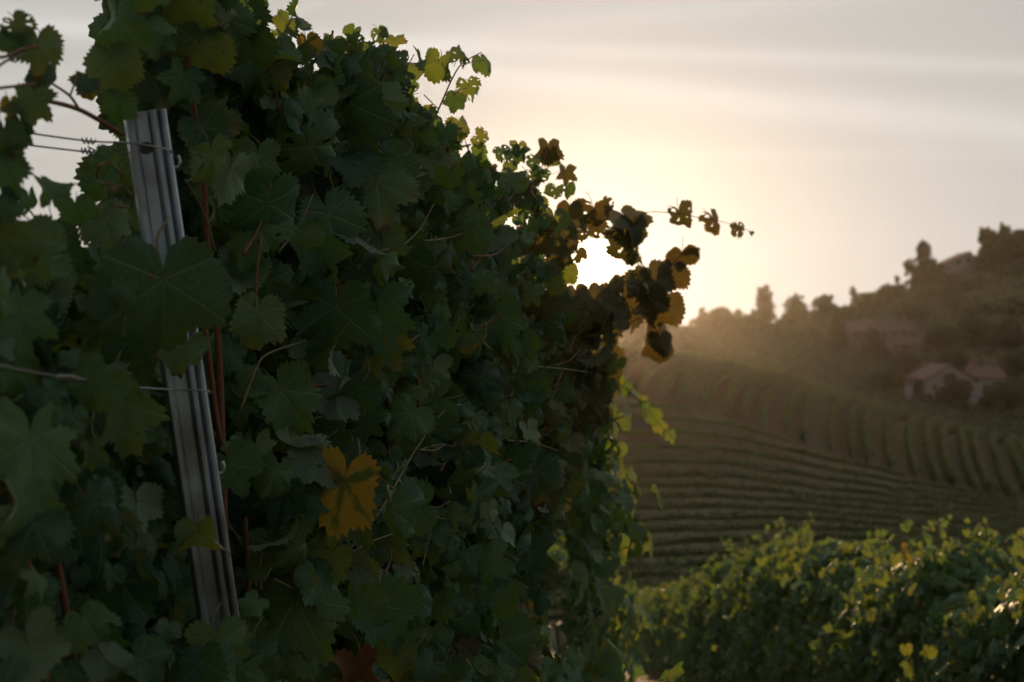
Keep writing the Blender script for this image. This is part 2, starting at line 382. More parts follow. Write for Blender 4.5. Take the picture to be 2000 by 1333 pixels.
# ------------------------------------------------------------------ leaves
VEIN_ANG = [0, R(54), -R(54), R(112), -R(112)]
def outline(th, p):
    """grape leaf outline: five lobes, a notch at the stalk"""
    keys = [(0, 1.0), (p['s1a'], p['s1']), (54, p['lat']), (84, p['s2']), (112, p['bas']), (146, p['bas'] * .86), (168, .36), (180, .07)]
    x = abs(math.degrees(th))
    for (a0, r0), (a1, r1) in zip(keys, keys[1:]):
        if x <= a1:
            t = (x - a0) / (a1 - a0)
            # pointed at lobes, round in the sinuses
            return r0 + (r1 - r0) * (t * t * (3 - 2 * t) * .55 + t * .45)
    return keys[-1][1]
def make_leaf(name, N, K, p, seed, petiole=True, holes=0, tooth=.066):
    r = random.Random(seed)
    ths = [(-math.pi + 2 * math.pi * i / N) for i in range(N)]
    # snap the closest samples on the ribs
    for a in VEIN_ANG:
        k = min(range(N), key=lambda i: abs(ths[i] - a)); ths[k] = a
    verts = []; uvs = []; faces = []
    ph = r.uniform(0, 6); ph2 = r.uniform(0, 6); asym = r.uniform(-.07, .07)
    def shape(x, y):
        rr = math.hypot(x, y); th = math.atan2(x, y)
        z = p['fold'] * abs(x) * (1 - .25 * abs(x))
        z -= p['droop'] * max(0, y) ** 2 + p['side'] * x * x
        z += p['wave'] * rr * rr * math.sin(th * 4.0 + ph) + p['wave'] * .5 * rr ** 3 * math.sin(th * 9 + ph2)
        d = min(abs((th - a + math.pi) % (2 * math.pi) - math.pi) for a in VEIN_ANG)
        z += .10 * min(rr * math.sin(min(d, 1.2)), .22)         # blistered between the ribs
        if abs(p['roll']) > 1e-3:
            c = p['roll']; a = x * c
            x2 = math.sin(a) / c; z2 = (1 - math.cos(a)) / c
            x, z = x2 - z * math.sin(a), z2 + z * math.cos(a)
        if abs(p['curl']) > 1e-3 and y > 0:
            c = p['curl']; a = y * c
            y2 = math.sin(a) / c; z2 = -(1 - math.cos(a)) / c
            y, z = y2 + z * math.sin(a), z2 + z * math.cos(a)
        return (x, y, z)
    rho = [((k + 1) / K) ** .85 for k in range(K)]
    verts.append(shape(0, 0)); uvs.append((0, 0))
    for k in range(K):
        for i, th in enumerate(ths):
            ro = outline(th, p) * (1 + asym * math.sin(th))
            if k == K - 1:
                j = i % 4 if N > 60 else (i % 2) * 2
                tt = tooth * (.55 + .9 * abs(math.sin(i * 1.9 + ph)))
                ro *= 1 + tt * (1.0 if j == 2 else (-.75 if j == 0 else (.1 if j == 1 else .3))) + r.uniform(-.012, .012)
            rad = rho[k] * ro
            x, y = rad * math.sin(th), rad * math.cos(th)
            verts.append(shape(x, y))
            dlt = min(abs((th - a + math.pi) % (2 * math.pi) - math.pi) for a in VEIN_ANG)
            uvs.append((rad * math.cos(min(dlt, 1.5)), rad * math.sin(min(dlt, 1.5))))
    skip = set()
    for h in range(holes):
        k0 = r.randint(2, K - 2); i0 = r.randint(0, N - 1)
        for dk in range(r.choice((1, 2, 3))):
            for di in range(r.randint(2, 6)): skip.add((min(k0 + dk, K - 1), (i0 + di) % N))
    for i in range(N):
        j = (i + 1) % N
        if i == N - 1: continue                                   # open at the stalk notch
        faces.append((0, 1 + j, 1 + i))
        for k in range(1, K):
            if (k, i) in skip: continue
            a, b = 1 + (k - 1) * N, 1 + k * N
            faces.append((a + i, a + j, b + j, b + i))
    nleaf = len(faces)
    if petiole:
        mb = MB(); L = r.uniform(.55, .8)
        q = smooth_path([(0, .02, .0), (0, -.12, -.03), (r.uniform(-.1, .1), -L * .6, -.16), (r.uniform(-.2, .2), -L, -.38)], 3)
        mb.tube(q, [.02 - .004 * i / len(q) for i in range(len(q))], 5)
        off = len(verts); verts += [tuple(v) for v in mb.v]; uvs += [(.3, .3)] * len(mb.v); faces += [tuple(off + i for i in f) for f in mb.f]
    me = bpy.data.meshes.new(name); me.from_pydata(verts, [], faces)
    uvl = me.uv_layers.new(name='veins')
    idx = np.empty(len(me.loops), int); me.loops.foreach_get('vertex_index', idx)
    uvl.data.foreach_set('uv', np.array(uvs, 'f')[idx].ravel())
    me.polygons.foreach_set('use_smooth', [True] * len(me.polygons))
    mi = np.zeros(len(faces), 'i'); mi[nleaf:] = 1; me.polygons.foreach_set('material_index', mi)
    me.materials.append(MATS['leaf_green']); me.materials.append(MATS['green_shoot'])
    me.update(); return me
def leaf_params(r, curl=0):
    return dict(s1a=27, s1=r.uniform(.56, .86), lat=r.uniform(.74, .98), s2=r.uniform(.48, .80), bas=r.uniform(.56, .82),
                fold=r.uniform(-.15, .42), droop=r.uniform(.0, .6), side=r.uniform(-.1, .5), wave=r.uniform(.05, .19),
                roll=(r.choice((-1, 1)) * r.uniform(1.0, 1.9) if curl else r.uniform(-.5, .5)), curl=(r.uniform(.3, 1.0) if curl else r.uniform(0, .5)))
rl = random.Random(11)
LEAF = [make_leaf('leaf', 128, 7, leaf_params(rl), 20 + i, tooth=(.05, .066, .085)[i % 3]) for i in range(16)]
LEAF_ROLL = [make_leaf('leaf', 128, 7, leaf_params(rl, 1), 40 + i) for i in range(8)]
LEAF_HOLE = [make_leaf('leaf', 128, 8, leaf_params(rl, i % 2), 60 + i, holes=9) for i in range(7)]
LEAF_DRY = [make_leaf('leaf', 128, 7, dict(leaf_params(rl, 1), wave=.22, roll=2.3, curl=1.5), 80)]
LEAF_TURNED = make_leaf('leaf', 128, 8, dict(s1a=27, s1=.80, lat=.92, s2=.76, bas=.72, fold=.22, droop=.15, side=.1, wave=.07, roll=.3, curl=.25), 85)
LEAF_MID = [make_leaf('leaf', 32, 3, leaf_params(rl, i == 2), 90 + i, petiole=False) for i in range(4)]
LEAF_LOW = [make_leaf('leaf', 24, 2, leaf_params(rl, i == 0), 100 + i, petiole=False) for i in range(5)]
LEAF_TINY = [make_leaf('leaf', 12, 1, leaf_params(rl), 110 + i, petiole=False, tooth=.02) for i in range(4)]
def arr(me):
    v = np.empty(len(me.vertices) * 3, 'f'); me.vertices.foreach_get('co', v)
    polys = [tuple(p.vertices) for p in me.polygons]
    uvl = np.empty(len(me.loops) * 2, 'f'); me.uv_layers['veins'].data.foreach_get('uv', uvl)
    return v.reshape(-1, 3), polys, uvl.reshape(-1, 2)
ARR = {}
def merge_leaves(name, mats, variants, mat, parent=None, kind='stuff', tints=None):
    """one mesh out of many leaf placements; mats: list of 4x4"""
    if not mats: return None
    data = []
    for v in variants:
        if v.name not in ARR: ARR[v.name] = arr(v)
        data.append(ARR[v.name])
    M = np.array([np.array(x) for x in mats], 'f'); n = len(M); ch = rng.integers(0, len(data), n)
    V = []; L = []; S = []; U = []; T = []; off = 0
    tint = rng.random(n).astype('f') if tints is None else np.asarray(tints, 'f')
    for k, (v, polys, uvl) in enumerate(data):
        sel = np.where(ch == k)[0]
        if not len(sel): continue
        Mk = M[sel]; w = np.einsum('nij,vj->nvi', Mk[:, :3, :3], v) + Mk[:, None, :3, 3]
        nv = len(v); lp = np.concatenate([np.array(p) for p in polys]); sz = np.array([len(p) for p in polys])
        V.append(w.reshape(-1, 3)); L.append((lp[None] + (off + nv * np.arange(len(sel)))[:, None]).ravel())
        S.append(np.tile(sz, len(sel))); U.append(np.tile(uvl, (len(sel), 1))); T.append(np.repeat(tint[sel], nv)); off += nv * len(sel)
    V = np.concatenate(V); L = np.concatenate(L); S = np.concatenate(S); U = np.concatenate(U); T = np.concatenate(T)
    me = bpy.data.meshes.new(name)
    me.vertices.add(len(V)); me.vertices.foreach_set('co', V.ravel().astype('f'))
    me.loops.add(len(L)); me.loops.foreach_set('vertex_index', L.astype('i'))
    me.polygons.add(len(S)); st_ = np.concatenate([[0], np.cumsum(S)[:-1]]); me.polygons.foreach_set('loop_start', st_.astype('i'))
    me.update(calc_edges=True)
    uv = me.uv_layers.new(name='veins'); uv.data.foreach_set('uv', U.ravel().astype('f'))
    at = me.attributes.new('tint', 'FLOAT', 'POINT'); at.data.foreach_set('value', T.astype('f'))
    me.materials.append(mat); me.validate(); me.update()
    o = link(name, me, None, parent)
    if kind: o['kind'] = kind
    return o
def frame(pos, normal, tip, size, wide=1.0):
    """leaf matrix: normal is the upper face, tip the direction it points; pos = middle of the blade"""
    z = Vector(normal).normalized(); t = Vector(tip); y = t - z * t.dot(z)
    if y.length < 1e-3: y = Vector((1, 0, 0)).cross(z)
    y.normalize(); x = y.cross(z)
    o = Vector(pos) - y * (.33 * size)
    return Matrix(((x.x * size * wide, y.x * size, z.x * size, o.x), (x.y * size * wide, y.y * size, z.y * size, o.y), (x.z * size * wide, y.z * size, z.z * size, o.z), (0, 0, 0, 1)))
def put_leaf(mat4, vine, variants=None, material=None):
    me = random.choice(variants or LEAF)
    o = bpy.data.objects.new('leaf', me); COL.objects.link(o); o.parent = vine
    m4 = mat4.copy(); m4.translation = mat4.translation - wloc(vine)
    o.matrix_local = m4
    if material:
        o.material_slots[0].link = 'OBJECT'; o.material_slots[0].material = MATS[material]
    return o
def rv(s=1.0): return Vector((random.gauss(0, s), random.gauss(0, s), random.gauss(0, s)))

# ------------------------------------------------------------------ the near row: vines on wires behind the end post
FACE_PX = [-140, 0, 265, 500, 755, 950, 1055, 1150, 1400]
FACE_Y = [1.30, 1.42, 1.72, 2.05, 2.5, 3.1, 3.6, 4.2, 4.5]
def face_y(px): return float(np.interp(px, FACE_PX, FACE_Y))
SIL = [(-140, 1500), (-140, 500), (0, 480), (50, 500), (110, 505), (150, 535), (190, 490), (215, 430), (240, 340), (255, 240), (250, 120), (235, 20), (235, -90), (495, -90), (515, 70),
       (545, 200), (610, 190), (690, 160), (735, 165), (790, 215), (822, 275), (880, 320), (915, 320), (935, 345), (985, 365), (1035, 395), (1055, 425), (1075, 465),
       (1100, 470), (1108, 520), (1125, 572), (1160, 590), (1205, 585), (1222, 640), (1195, 690), (1205, 780), (1160, 850), (1105, 960), (1062, 1100), (1040, 1350), (1035, 1500)]
def inside(px, py, poly):
    c = False; j = len(poly) - 1
    for i in range(len(poly)):
        xi, yi = poly[i]; xj, yj = poly[j]
        if (yi > py) != (yj > py) and px < (xj - xi) * (py - yi) / (yj - yi) + xi: c = not c
        j = i
    return c
def base_under(px):
    Y = face_y(px) + .28; X = (px - 1000) / F * Y
    return Vector((X, Y, ground(X, Y)))
VINES = [(-140, 200, 'grape vine of big dark leaves at the left edge, its shoots hanging into open sky'),
         (200, 520, 'tallest grape vine, growing round the leaning steel end post up past the top edge'),
         (520, 790, 'dense dark grape vine with the large yellowing leaf low on its face'),
         (790, 1010, 'shaded grape vine with one thin bent shoot standing clear above it in the sky'),
         (1010, 1400, 'grape vine whose ragged leaves and long side shoot stand right against the low sun')]
vines = []
for (a, b, lab) in VINES:
    c = (max(a, -60) + min(b, 1180)) / 2
    e = empty('grape_vine', base_under(c)); tag(e, lab, 'grape vine', 'vines of the near row'); vines.append((a, b, e))
def vine_at(px):
    for a, b, e in vines:
        if a <= px < b: return e
    return vines[-1][2]
TO_CAM = lambda p: (Vector((0, 0, EYE)) - p).normalized()
SUNPX = (1155, 512)
def blocked(px, py, rad=0):
    """keep the gap in the leaves where the sun looks through"""
    if ((px - 1156) / (46 + rad)) ** 2 + ((py - 515) / (50 + rad)) ** 2 < 1: return True
    if ((px - 1212) / (32 + rad * .7)) ** 2 + ((py - 520) / (42 + rad * .7)) ** 2 < 1: return True
    # post kept in sight
    t = (py - 215) / 1025.0; cx = 284 + 150 * t
    return False
def on_post(px, py, rad):
    t = (py - 215) / 1025.0; cx = 284 + 150 * t
    return -0.05 < t < .98 and abs(px - cx) < 44 + rad
# leaves one can tell apart: (px, py, width px, depth shift, roll of the tip in degrees, kind)
HAND = [
    (322, 600, 240, -.17, 4, 'big'), (60, 905, 215, -.06, -12, 'flat'), (70, 490, 130, -.02, 20, 'flat'), (150, 1010, 160, .0, 10, 'flat'),
    (596, 1205, 190, -.05, 30, 'flat'), (760, 1215, 150, -.05, 25, 'flat'), (1000, 1270, 125, .0, 55, 'flat'), (705, 1330, 130, -.05, 10, 'dry'),
    (662, 975, 165, -.22, -22, 'turned'), (606, 915, 115, -.12, -32, 'under'), (525, 430, 150, -.04, 8, 'flat'), (505, 330, 100, -.03, 0, 'flat'),
    (410, 270, 110, -.03, 40, 'flat'), (735, 560, 120, -.06, 50, 'flat'), (745, 640, 140, -.05, 10, 'flat'), (840, 550, 130, -.05, 10, 'flat'),
    (500, 640, 130, -.06, -10, 'flat'), (655, 790, 130, -.06, -30, 'under'), (545, 990, 110, -.05, -10, 'flat'), (460, 930, 110, -.05, 30, 'flat'),
    (530, 940, 90, -.06, -20, 'flat'), (392, 1060, 80, -.20, 0, 'roll'), (425, 1285, 130, -.26, 10, 'flat'), (490, 1300, 120, -.26, -15, 'flat'), (395, 1320, 120, -.26, 15, 'flat'), (452, 1262, 90, -.25, 30, 'flat'), (470, 1330, 110, -.24, 5, 'flat'), (420, 1330, 120, -.27, -8, 'flat'), (255, 690, 95, -.12, 20, 'flat'), (352, 690, 95, -.15, -8, 'flat'), (1028, 1180, 75, .1, 10, 'flat'), (1005, 1215, 70, .12, -40, 'yellow'),
    (975, 640, 120, .0, 0, 'flat'), (1050, 940, 110, .0, 5, 'flat'), (690, 240, 170, -.03, 5, 'flat'), (740, 380, 160, -.02, 0, 'flat'), (650, 450, 150, -.03, 15, 'flat'),
    (290, 60, 110, .02, 5, 'flat'), (380, 110, 130, .0, -10, 'flat'), (450, 60, 110, .02, 10, 'flat'), (490, 40, 90, .0, 0, 'flat'),
    (230, 60, 95, .02, 0, 'roll'), (225, 140, 85, .02, 10, 'roll'), (230, 215, 80, .02, -10, 'flat'), (310, 175, 120, .12, 15, 'flat'), (205, 320, 55, .05, -20, 'flat'),
    (75, 105, 95, .0, 5, 'flat'), (85, 160, 80, .02, -20, 'roll'), (40, 60, 65, .03, 30, 'hole'), (25, 95, 60, .05, -10, 'flat'), (60, 215, 70, .0, 0, 'roll'), (45, 255, 60, .02, 12, 'roll'), (22, 215, 55, .04, 20, 'yellow'), (105, 85, 32, .0, 0, 'roll'),
    (10, 280, 95, .0, 10, 'flat'), (15, 340, 110, .0, 20, 'flat'), (103, 365, 62, .0, 175, 'roll'), (165, 165, 40, .05, -20, 'roll'), (175, 185, 35, .05, 10, 'yellow'),
    (150, 420, 70, .02, 10, 'flat'), (250, 265, 60, .1, 0, 'flat'), (8, 410, 90, .0, 0, 'flat'), (60, 400, 60, .02, 30, 'flat'), (205, 375, 75, .05, 10, 'hole'), (185, 430, 60, .08, 0, 'flat'),
    # along the top edge
    (560, 70, 30, 0, 170, 'roll'), (600, 95, 55, .0, 10, 'yellow'), (575, 115, 55, .0, -20, 'flat'), (660, 92, 38, .0, 30, 'flat'), (690, 85, 32, .0, 170, 'roll'), (718, 92, 42, .0, 160, 'flat'),
    (640, 105, 60, .0, 0, 'flat'), (715, 130, 70, .0, 10, 'flat'), (750, 110, 40, .0, 200, 'roll'), (802, 130, 45, .02, 175, 'roll'), (790, 165, 60, .0, 10, 'flat'), (670, 130, 80, 0, 0, 'flat'),
    (900, 100, 48, .0, 150, 'hole'), (945, 122, 50, .0, 10, 'roll'), (917, 178, 50, .0, 15, 'hole'), (888, 202, 42, .0, -15, 'flat'), (850, 135, 52, .0, -25, 'roll'), (900, 255, 52, .0, 5, 'flat'), (870, 265, 45, .0, 0, 'flat'),
    (1070, 300, 42, .0, 8, 'roll'), (1105, 345, 34, .0, 0, 'roll'), (1105, 372, 32, .0, 3, 'roll'), (1045, 320, 34, .0, 0, 'hole'), (1050, 355, 44, .0, 12, 'hole'), (1085, 380, 36, .0, 0, 'hole'), (985, 300, 44, .0, 20, 'hole'), (1010, 295, 36, .0, -10, 'hole'),
    # round the sun
    (1160, 430, 62, .0, 10, 'hole'), (1150, 445, 45, .05, -40, 'hole'), (1232, 432, 76, .0, 4, 'flat'), (1228, 490, 70, .01, 10, 'hole'), (1238, 465, 60, .0, 0, 'flat'),
    (1335, 428, 46, .0, 15, 'hole'), (1400, 438, 44, .0, 40, 'hole'), (1443, 452, 30, .0, 10, 'hole'), (1468, 457, 11, .0, 10, 'flat'),
    (1330, 512, 52, .0, 10, 'flat'), (1352, 492, 36, .0, 30, 'flat'), (1312, 545, 44, .0, -10, 'roll'), (1278, 560, 72, .0, 10, 'hole'), (1268, 600, 70, .0, 5, 'flat'), (1290, 610, 72, .02, -20, 'flat'),
    (1290, 685, 62, .0, 3, 'flat'), (1292, 665, 50, .01, 20, 'roll'), (1098, 455, 62, .0, 10, 'flat'), (1085, 440, 60, .0, 0, 'flat'), (1120, 440, 40, .05, 0, 'hole'),
    (1170, 600, 62, .0, 5, 'flat'), (1215, 570, 44, .02, -15, 'hole'), (1190, 612, 52, .0, 10, 'hole'), (1150, 580, 50, .0, 0, 'flat'), (1165, 790, 70, -.02, 20, 'flat'), (1165, 700, 64, .0, 5, 'roll'), (1190, 590, 40, .1, 0, 'hole'),
    (1130, 500, 34, .05, 0, 'hole'), (1090, 510, 60, .02, 5, 'flat'), (1105, 490, 58, .0, 10, 'flat'), (1098, 540, 62, .0, -10, 'flat'), (1128, 585, 60, .0, 10, 'flat'), (1188, 572, 36, .03, 0, 'hole'), (1252, 560, 56, .02, 10, 'flat'), (1205, 605, 52, .0, -10, 'flat'), (1232, 632, 46, .02, 5, 'hole'), (1110, 420, 50, .02, 0, 'flat'), (1130, 465, 36, .02, 10, 'hole'), (1180, 640, 60, .0, 0, 'flat'), (1210, 560, 26, .04, 0, 'roll'), (1248, 505, 30, .03, 0, 'hole'), (1200, 455, 26, .03, 20, 'hole'),
]
leaf_n = {}; TOPS = []
def near_leaf(px, py, w, dy, roll, kind):
    Y = face_y(px) + dy; p = P(px, py, Y); v = vine_at(px)
    n = (TO_CAM(p) * 1.0 + Vector((.15, 0, .28)) + rv(.34))
    material = None; vs = LEAF
    if kind == 'under': n = -n
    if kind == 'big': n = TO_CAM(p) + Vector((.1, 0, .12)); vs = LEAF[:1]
    if kind == 'wild':
        w_ = random.uniform(-1.5, 1.5); n = Vector((math.sin(w_), -math.cos(w_) * .6, random.uniform(-.2, .9))) + rv(.25)
    if kind == 'roll': vs = LEAF_ROLL; n = n + rv(.3)
    if kind == 'hole': vs = LEAF_HOLE
    if kind == 'turned': material = 'leaf_yellow'; vs = [LEAF_TURNED]; n = TO_CAM(p) + Vector((-.55, 0, .12))
    if kind == 'yellow': material = 'leaf_yellow'
    if kind == 'dry': material = 'leaf_dry'; vs = LEAF_DRY
    if material is None and random.random() < float(np.interp(px, [880, 1000, 1090, 1130], [.0, .06, .35, 1.0])): material = 'leaf_flare_brown'  # flare-browned share grows with the column, all leaves beside the sun
    if material is None and (kind == 'big' or random.random() < .27): material = 'leaf_dark_shade'  # darker green at random; on the big leaf it paints in shade
    a = R(roll); tip = Vector((math.sin(a), 0, -math.cos(a))) + rv(.08)
    size = w * Y / F / 1.42
    if kind == 'roll': size *= 1.25
    if px > 1140 and py < 720 and w > 20: size *= 1.22
    leaf_n[v.name] = leaf_n.get(v.name, 0) + 1
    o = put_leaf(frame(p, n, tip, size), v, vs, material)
    return o
for h in HAND: near_leaf(*h)
# the leafy face of the row: spread with a minimum spacing, several layers deep
pts = [(h[0], h[1], h[2] * .45) for h in HAND]
inner = {e.name: [] for a, b, e in vines}
def pocket(x, y):
    return math.sin(x * .021 + 1.3 * math.sin(y * .013)) + math.sin(y * .024 + 1.7 * math.sin(x * .011) + .8) + .5 * math.sin(x * .05 + y * .043)
tries = 0; made = 0
while tries < 30000 and made < 1500:
    tries += 1
    px = random.uniform(-120, 1225); py = random.uniform(-80, 1400)
    if not inside(px, py, SIL): continue
    Yf = face_y(px); pk = pocket(px, py)
    dy = -.13 + .46 * random.random() ** 1.2
    if pk < -.75: dy += .14
    size_m = random.choice((.042, .055, .066, .076, .086, .096, .110)) * (1 if px < 900 else .88)
    if px > 1040 and py < 700: size_m *= .8
    if px < 520: size_m *= .62 + .38 * max(0, px) / 520
    w = size_m * F / (Yf + dy)
    if blocked(px, py, w * .42) or on_post(px, py, w * .36) and dy < .2: continue
    edge = not inside(px + w * .3, py - w * .3, SIL) or not inside(px, py - w * .45, SIL)
    if edge and random.random() < .6: continue
    if px > 940 and py < 480 and random.random() < .5: continue
    if pk < -.75 and random.random() < .55: continue
    sp = .62 if dy < .02 else .44
    if any((px - q[0]) ** 2 + (py - q[1]) ** 2 < (sp * .5 * w + .5 * q[2]) ** 2 * .42 for q in pts): continue
    if leaf_n.get(vine_at(px).name, 0) >= 296: continue
    pts.append((px, py, w * .5)); made += 1
    k = random.random()
    kind = 'roll' if k < .20 else ('hole' if k < .30 else ('under' if k < .40 else ('yellow' if k < .412 and py > 850 and px > 550 else ('wild' if k < .72 else 'flat'))))
    o = near_leaf(px, py, w, dy, random.gauss(0, 34), kind)
# loose shoots that stand up out of the top edge, small leaves along them
rt = random.Random(17)
for x in (525, 548, 575, 592, 612, 628, 650, 664, 690, 706, 728, 742, 760, 772, 795, 812, 838, 868, 890, 925, 940, 952, 975, 990, 1005, 1030, 1048, 1062):
    y = min(q[1] for q in [(x, yy) for yy in range(-90, 700, 6)] if inside(x, q[1], SIL)) + 25
    l = rt.uniform(65, 135) * 2.3 / face_y(x); a = rt.gauss(.12, .32)
    if y < -40: continue
    q = [(x, y), (x + math.sin(a) * l * .5 + rt.uniform(-6, 6), y - l * .5), (x + math.sin(a) * l * 1.1, y - l)]
    TOPS.append((x, q))
    for t in (.3, .55, .8, 1.0):
        near_leaf(q[0][0] + (q[2][0] - q[0][0]) * t + rt.uniform(-12, 12), y - l * t + rt.uniform(-6, 6), rt.uniform(36, 66) * (1.2 - .5 * t) * 2.5 / face_y(x), rt.uniform(-.03, .05), rt.choice((0, 0, 180, 150)) + rt.gauss(0, 30), rt.choice(('roll', 'roll', 'hole', 'wild', 'flat')))
print('near leaves', leaf_n)
# the body of the hedge behind that face
for t in range(12500):
    px = random.uniform(-130, 1230); py = random.uniform(-85, 1480)
    if not inside(px, py, SIL): continue
    top_gap = not inside(px, py - 100, SIL) or not inside(px + 70, py - 50, SIL)
    if top_gap and random.random() < .8: continue
    if px > 930 and py < 520 and random.random() < .8: continue
    if px < 230 and py < 560 and random.random() < .7: continue
    if px < 250 and py < 1000 and random.random() < .62: continue
    dy = random.uniform(.36, 1.1) if not top_gap else random.uniform(.05, .3)
    Y = face_y(px) + dy * (.75 + .1 * face_y(px))
    size = random.uniform(.04, .068); w = size * F / Y
    if blocked(px, py, w * .7) or (on_post(px, py, w * .3) and dy < .35): continue
    p = P(px, py, Y)
    n = TO_CAM(p) * .6 + Vector((.2, -.1, .4)) + rv(.55)
    inner[vine_at(px).name].append(frame(p, n, Vector((0, 0, -1)) + rv(.6), size))
for t in range(5200):
    px = random.uniform(-130, 1230); py = random.uniform(-85, 1480)
    if not inside(px, py, SIL) or not inside(px + 50, py - 60, SIL) or pocket(px, py) < -.4: continue
    if px < 250 and py < 900 and random.random() < .7: continue
    dy = random.uniform(.08, .36); Y = face_y(px) + dy; size = random.uniform(.03, .056); w = size * F / Y
    if blocked(px, py, w * .8) or on_post(px, py, w * .7): continue
    p = P(px, py, Y); inner[vine_at(px).name].append(frame(p, TO_CAM(p) * .5 + Vector((.2, -.1, .4)) + rv(.6), Vector((0, 0, -1)) + rv(.5), size))
for a, b, e in vines:
    merge_leaves('inner_foliage', inner[e.name], LEAF_MID, MATS['leaf_green_mass'], e)

def cane(vine, pix, r0, r1, mat, dys, name='cane'):
    pts_ = smooth_path([P(x, y, face_y(x if x > -140 else -140) + (dys if not hasattr(dys, '__len__') else dys[i])) for i, (x, y) in enumerate(pix)], 5)
    rs = [r0 + (r1 - r0) * i / (len(pts_) - 1) for i in range(len(pts_))]
    mb = MB(); mb.tube(pts_, rs, 7); return mb.build(name, MATS[mat], vine, True)
V = [e for a, b, e in vines]
CB, GS = 'cane_bark', 'green_shoot'
for (vi, pix, r0, r1, mt, dy) in [
    (1, [(455, 1400), (440, 1130), (436, 960), (430, 760), (425, 650), (405, 480), (396, 330), (380, 220), (365, 90), (372, -60)], .0062, .0036, CB, .03),
    (1, [(500, 1400), (487, 1160), (478, 1010)], .0055, .004, CB, .10), (1, [(400, 640), (408, 700), (425, 830), (436, 880)], .004, .0035, CB, .02),
    (0, [(95, 1400), (75, 1190), (50, 1090), (28, 990), (15, 880)], .0050, .0038, CB, .0), (0, [(150, 1330), (125, 1170), (105, 1060)], .0050, .004, CB, .05),
    (0, [(-60, 180), (0, 172), (55, 165), (68, 162)], .0018, .0014, CB, .0), (0, [(-40, 90), (0, 112), (45, 95), (75, 92)], .0020, .0014, CB, .0), (0, [(-20, 145), (10, 120), (45, 105)], .0016, .0012, GS, .0),
    (0, [(85, 195), (150, 212), (200, 238), (240, 262)], .0026, .0032, CB, .02), (0, [(103, 164), (135, 186), (155, 214)], .0014, .0018, CB, .02), (0, [(138, 184), (150, 150)], .0012, .001, CB, .03),
    (2, [(610, 1160), (650, 1110), (740, 1000), (810, 880), (870, 800), (900, 790)], .0034, .0018, GS, .0), (2, [(740, 1000), (700, 960), (690, 930)], .0016, .0014, GS, .0), (2, [(815, 880), (860, 868), (900, 876)], .0017, .0014, GS, -.02),
    (2, [(660, 1095), (720, 1060), (790, 1035)], .0018, .0014, GS, -.01), (2, [(632, 330), (625, 230), (640, 130), (650, 60)], .003, .002, CB, .06), (2, [(470, 800), (500, 720), (525, 690), (600, 665)], .0018, .0015, GS, -.02),
    (1, [(362, 350), (400, 420), (420, 490)], .0015, .0015, GS, .0), (3, [(810, 680), (816, 740), (820, 800)], .0045, .004, CB, .05), (3, [(860, 920), (885, 870), (900, 850)], .0035, .003, CB, .0), (3, [(780, 690), (830, 650), (930, 640), (1000, 600)], .0022, .0018, CB, .0),
    (3, [(840, 252), (858, 210), (885, 150), (905, 122), (940, 102)], .0020, .0011, CB, .0), (3, [(885, 185), (910, 172)], .0011, .001, CB, .0), (3, [(855, 212), (828, 185)], .0011, .001, CB, .0), (3, [(880, 150), (868, 130)], .001, .001, CB, .0),
    (3, [(905, 124), (945, 118)], .001, .0009, CB, .0), (3, [(850, 260), (905, 250), (870, 252)], .001, .001, CB, .0), (3, [(690, 152), (735, 130), (793, 128)], .0012, .001, CB, .02), (2, [(735, 150), (745, 128)], .001, .001, CB, .02),
    (2, [(560, 165), (558, 120), (575, 85)], .0014, .001, CB, .0), (2, [(600, 190), (640, 140), (690, 95)], .0014, .001, CB, .02),
    (4, [(1010, 380), (1050, 345), (1065, 305), (1070, 285)], .0016, .001, CB, .0), (4, [(1050, 350), (1090, 335), (1105, 325)], .001, .001, CB, .0), (4, [(1020, 325), (1035, 345), (1055, 362)], .001, .001, CB, .0),
    (4, [(1090, 500), (1150, 465), (1200, 460), (1255, 417), (1310, 416), (1360, 424), (1400, 430), (1440, 442), (1466, 452)], .0020, .0007, CB, .0),
    (4, [(1150, 640), (1200, 638), (1250, 620), (1285, 570), (1310, 520), (1345, 485)], .0022, .001, CB, .0), (4, [(1300, 590), (1305, 520), (1310, 508)], .0013, .0009, CB, .0), (4, [(1250, 625), (1280, 640), (1290, 660)], .0014, .001, CB, .0),
    (4, [(1040, 715), (1095, 720), (1145, 726)], .0026, .002, GS, -.03), (4, [(1100, 560), (1130, 620), (1175, 640)], .0024, .0016, CB, .02), (4, [(990, 860), (1040, 865), (1090, 880)], .0022, .0016, GS, .0), (3, [(930, 960), (960, 1240), (965, 1400)], .005, .0045, CB, .12)]:
    cane(V[vi], pix, r0, r1, mt, dy)
for (x, q) in TOPS: cane(vine_at(x), q, .0015, .0009, CB, .0)
rs_ = random.Random(5)
for k in range(46):
    x = rs_.uniform(380, 1130); y = rs_.uniform(180, 1300)
    if not inside(x, y - 60, SIL) or blocked(x, y, 60): continue
    l = rs_.uniform(50, 150) * 2.0 / face_y(x); a = rs_.gauss(.5, .7); dx, dy_ = math.sin(a) * l, -math.cos(a) * l
    if blocked(x + dx, y + dy_, 40) or not inside(x + dx, y + dy_, SIL) or on_post(x + dx / 2, y + dy_ / 2, 40): continue
    cane(vine_at(x), [(x, y), (x + dx * .5 + rs_.uniform(-10, 10), y + dy_ * .5 + 6), (x + dx, y + dy_)], rs_.uniform(.0015, .003), .0013, rs_.choice((CB, GS, GS)), rs_.uniform(-.06, .03))
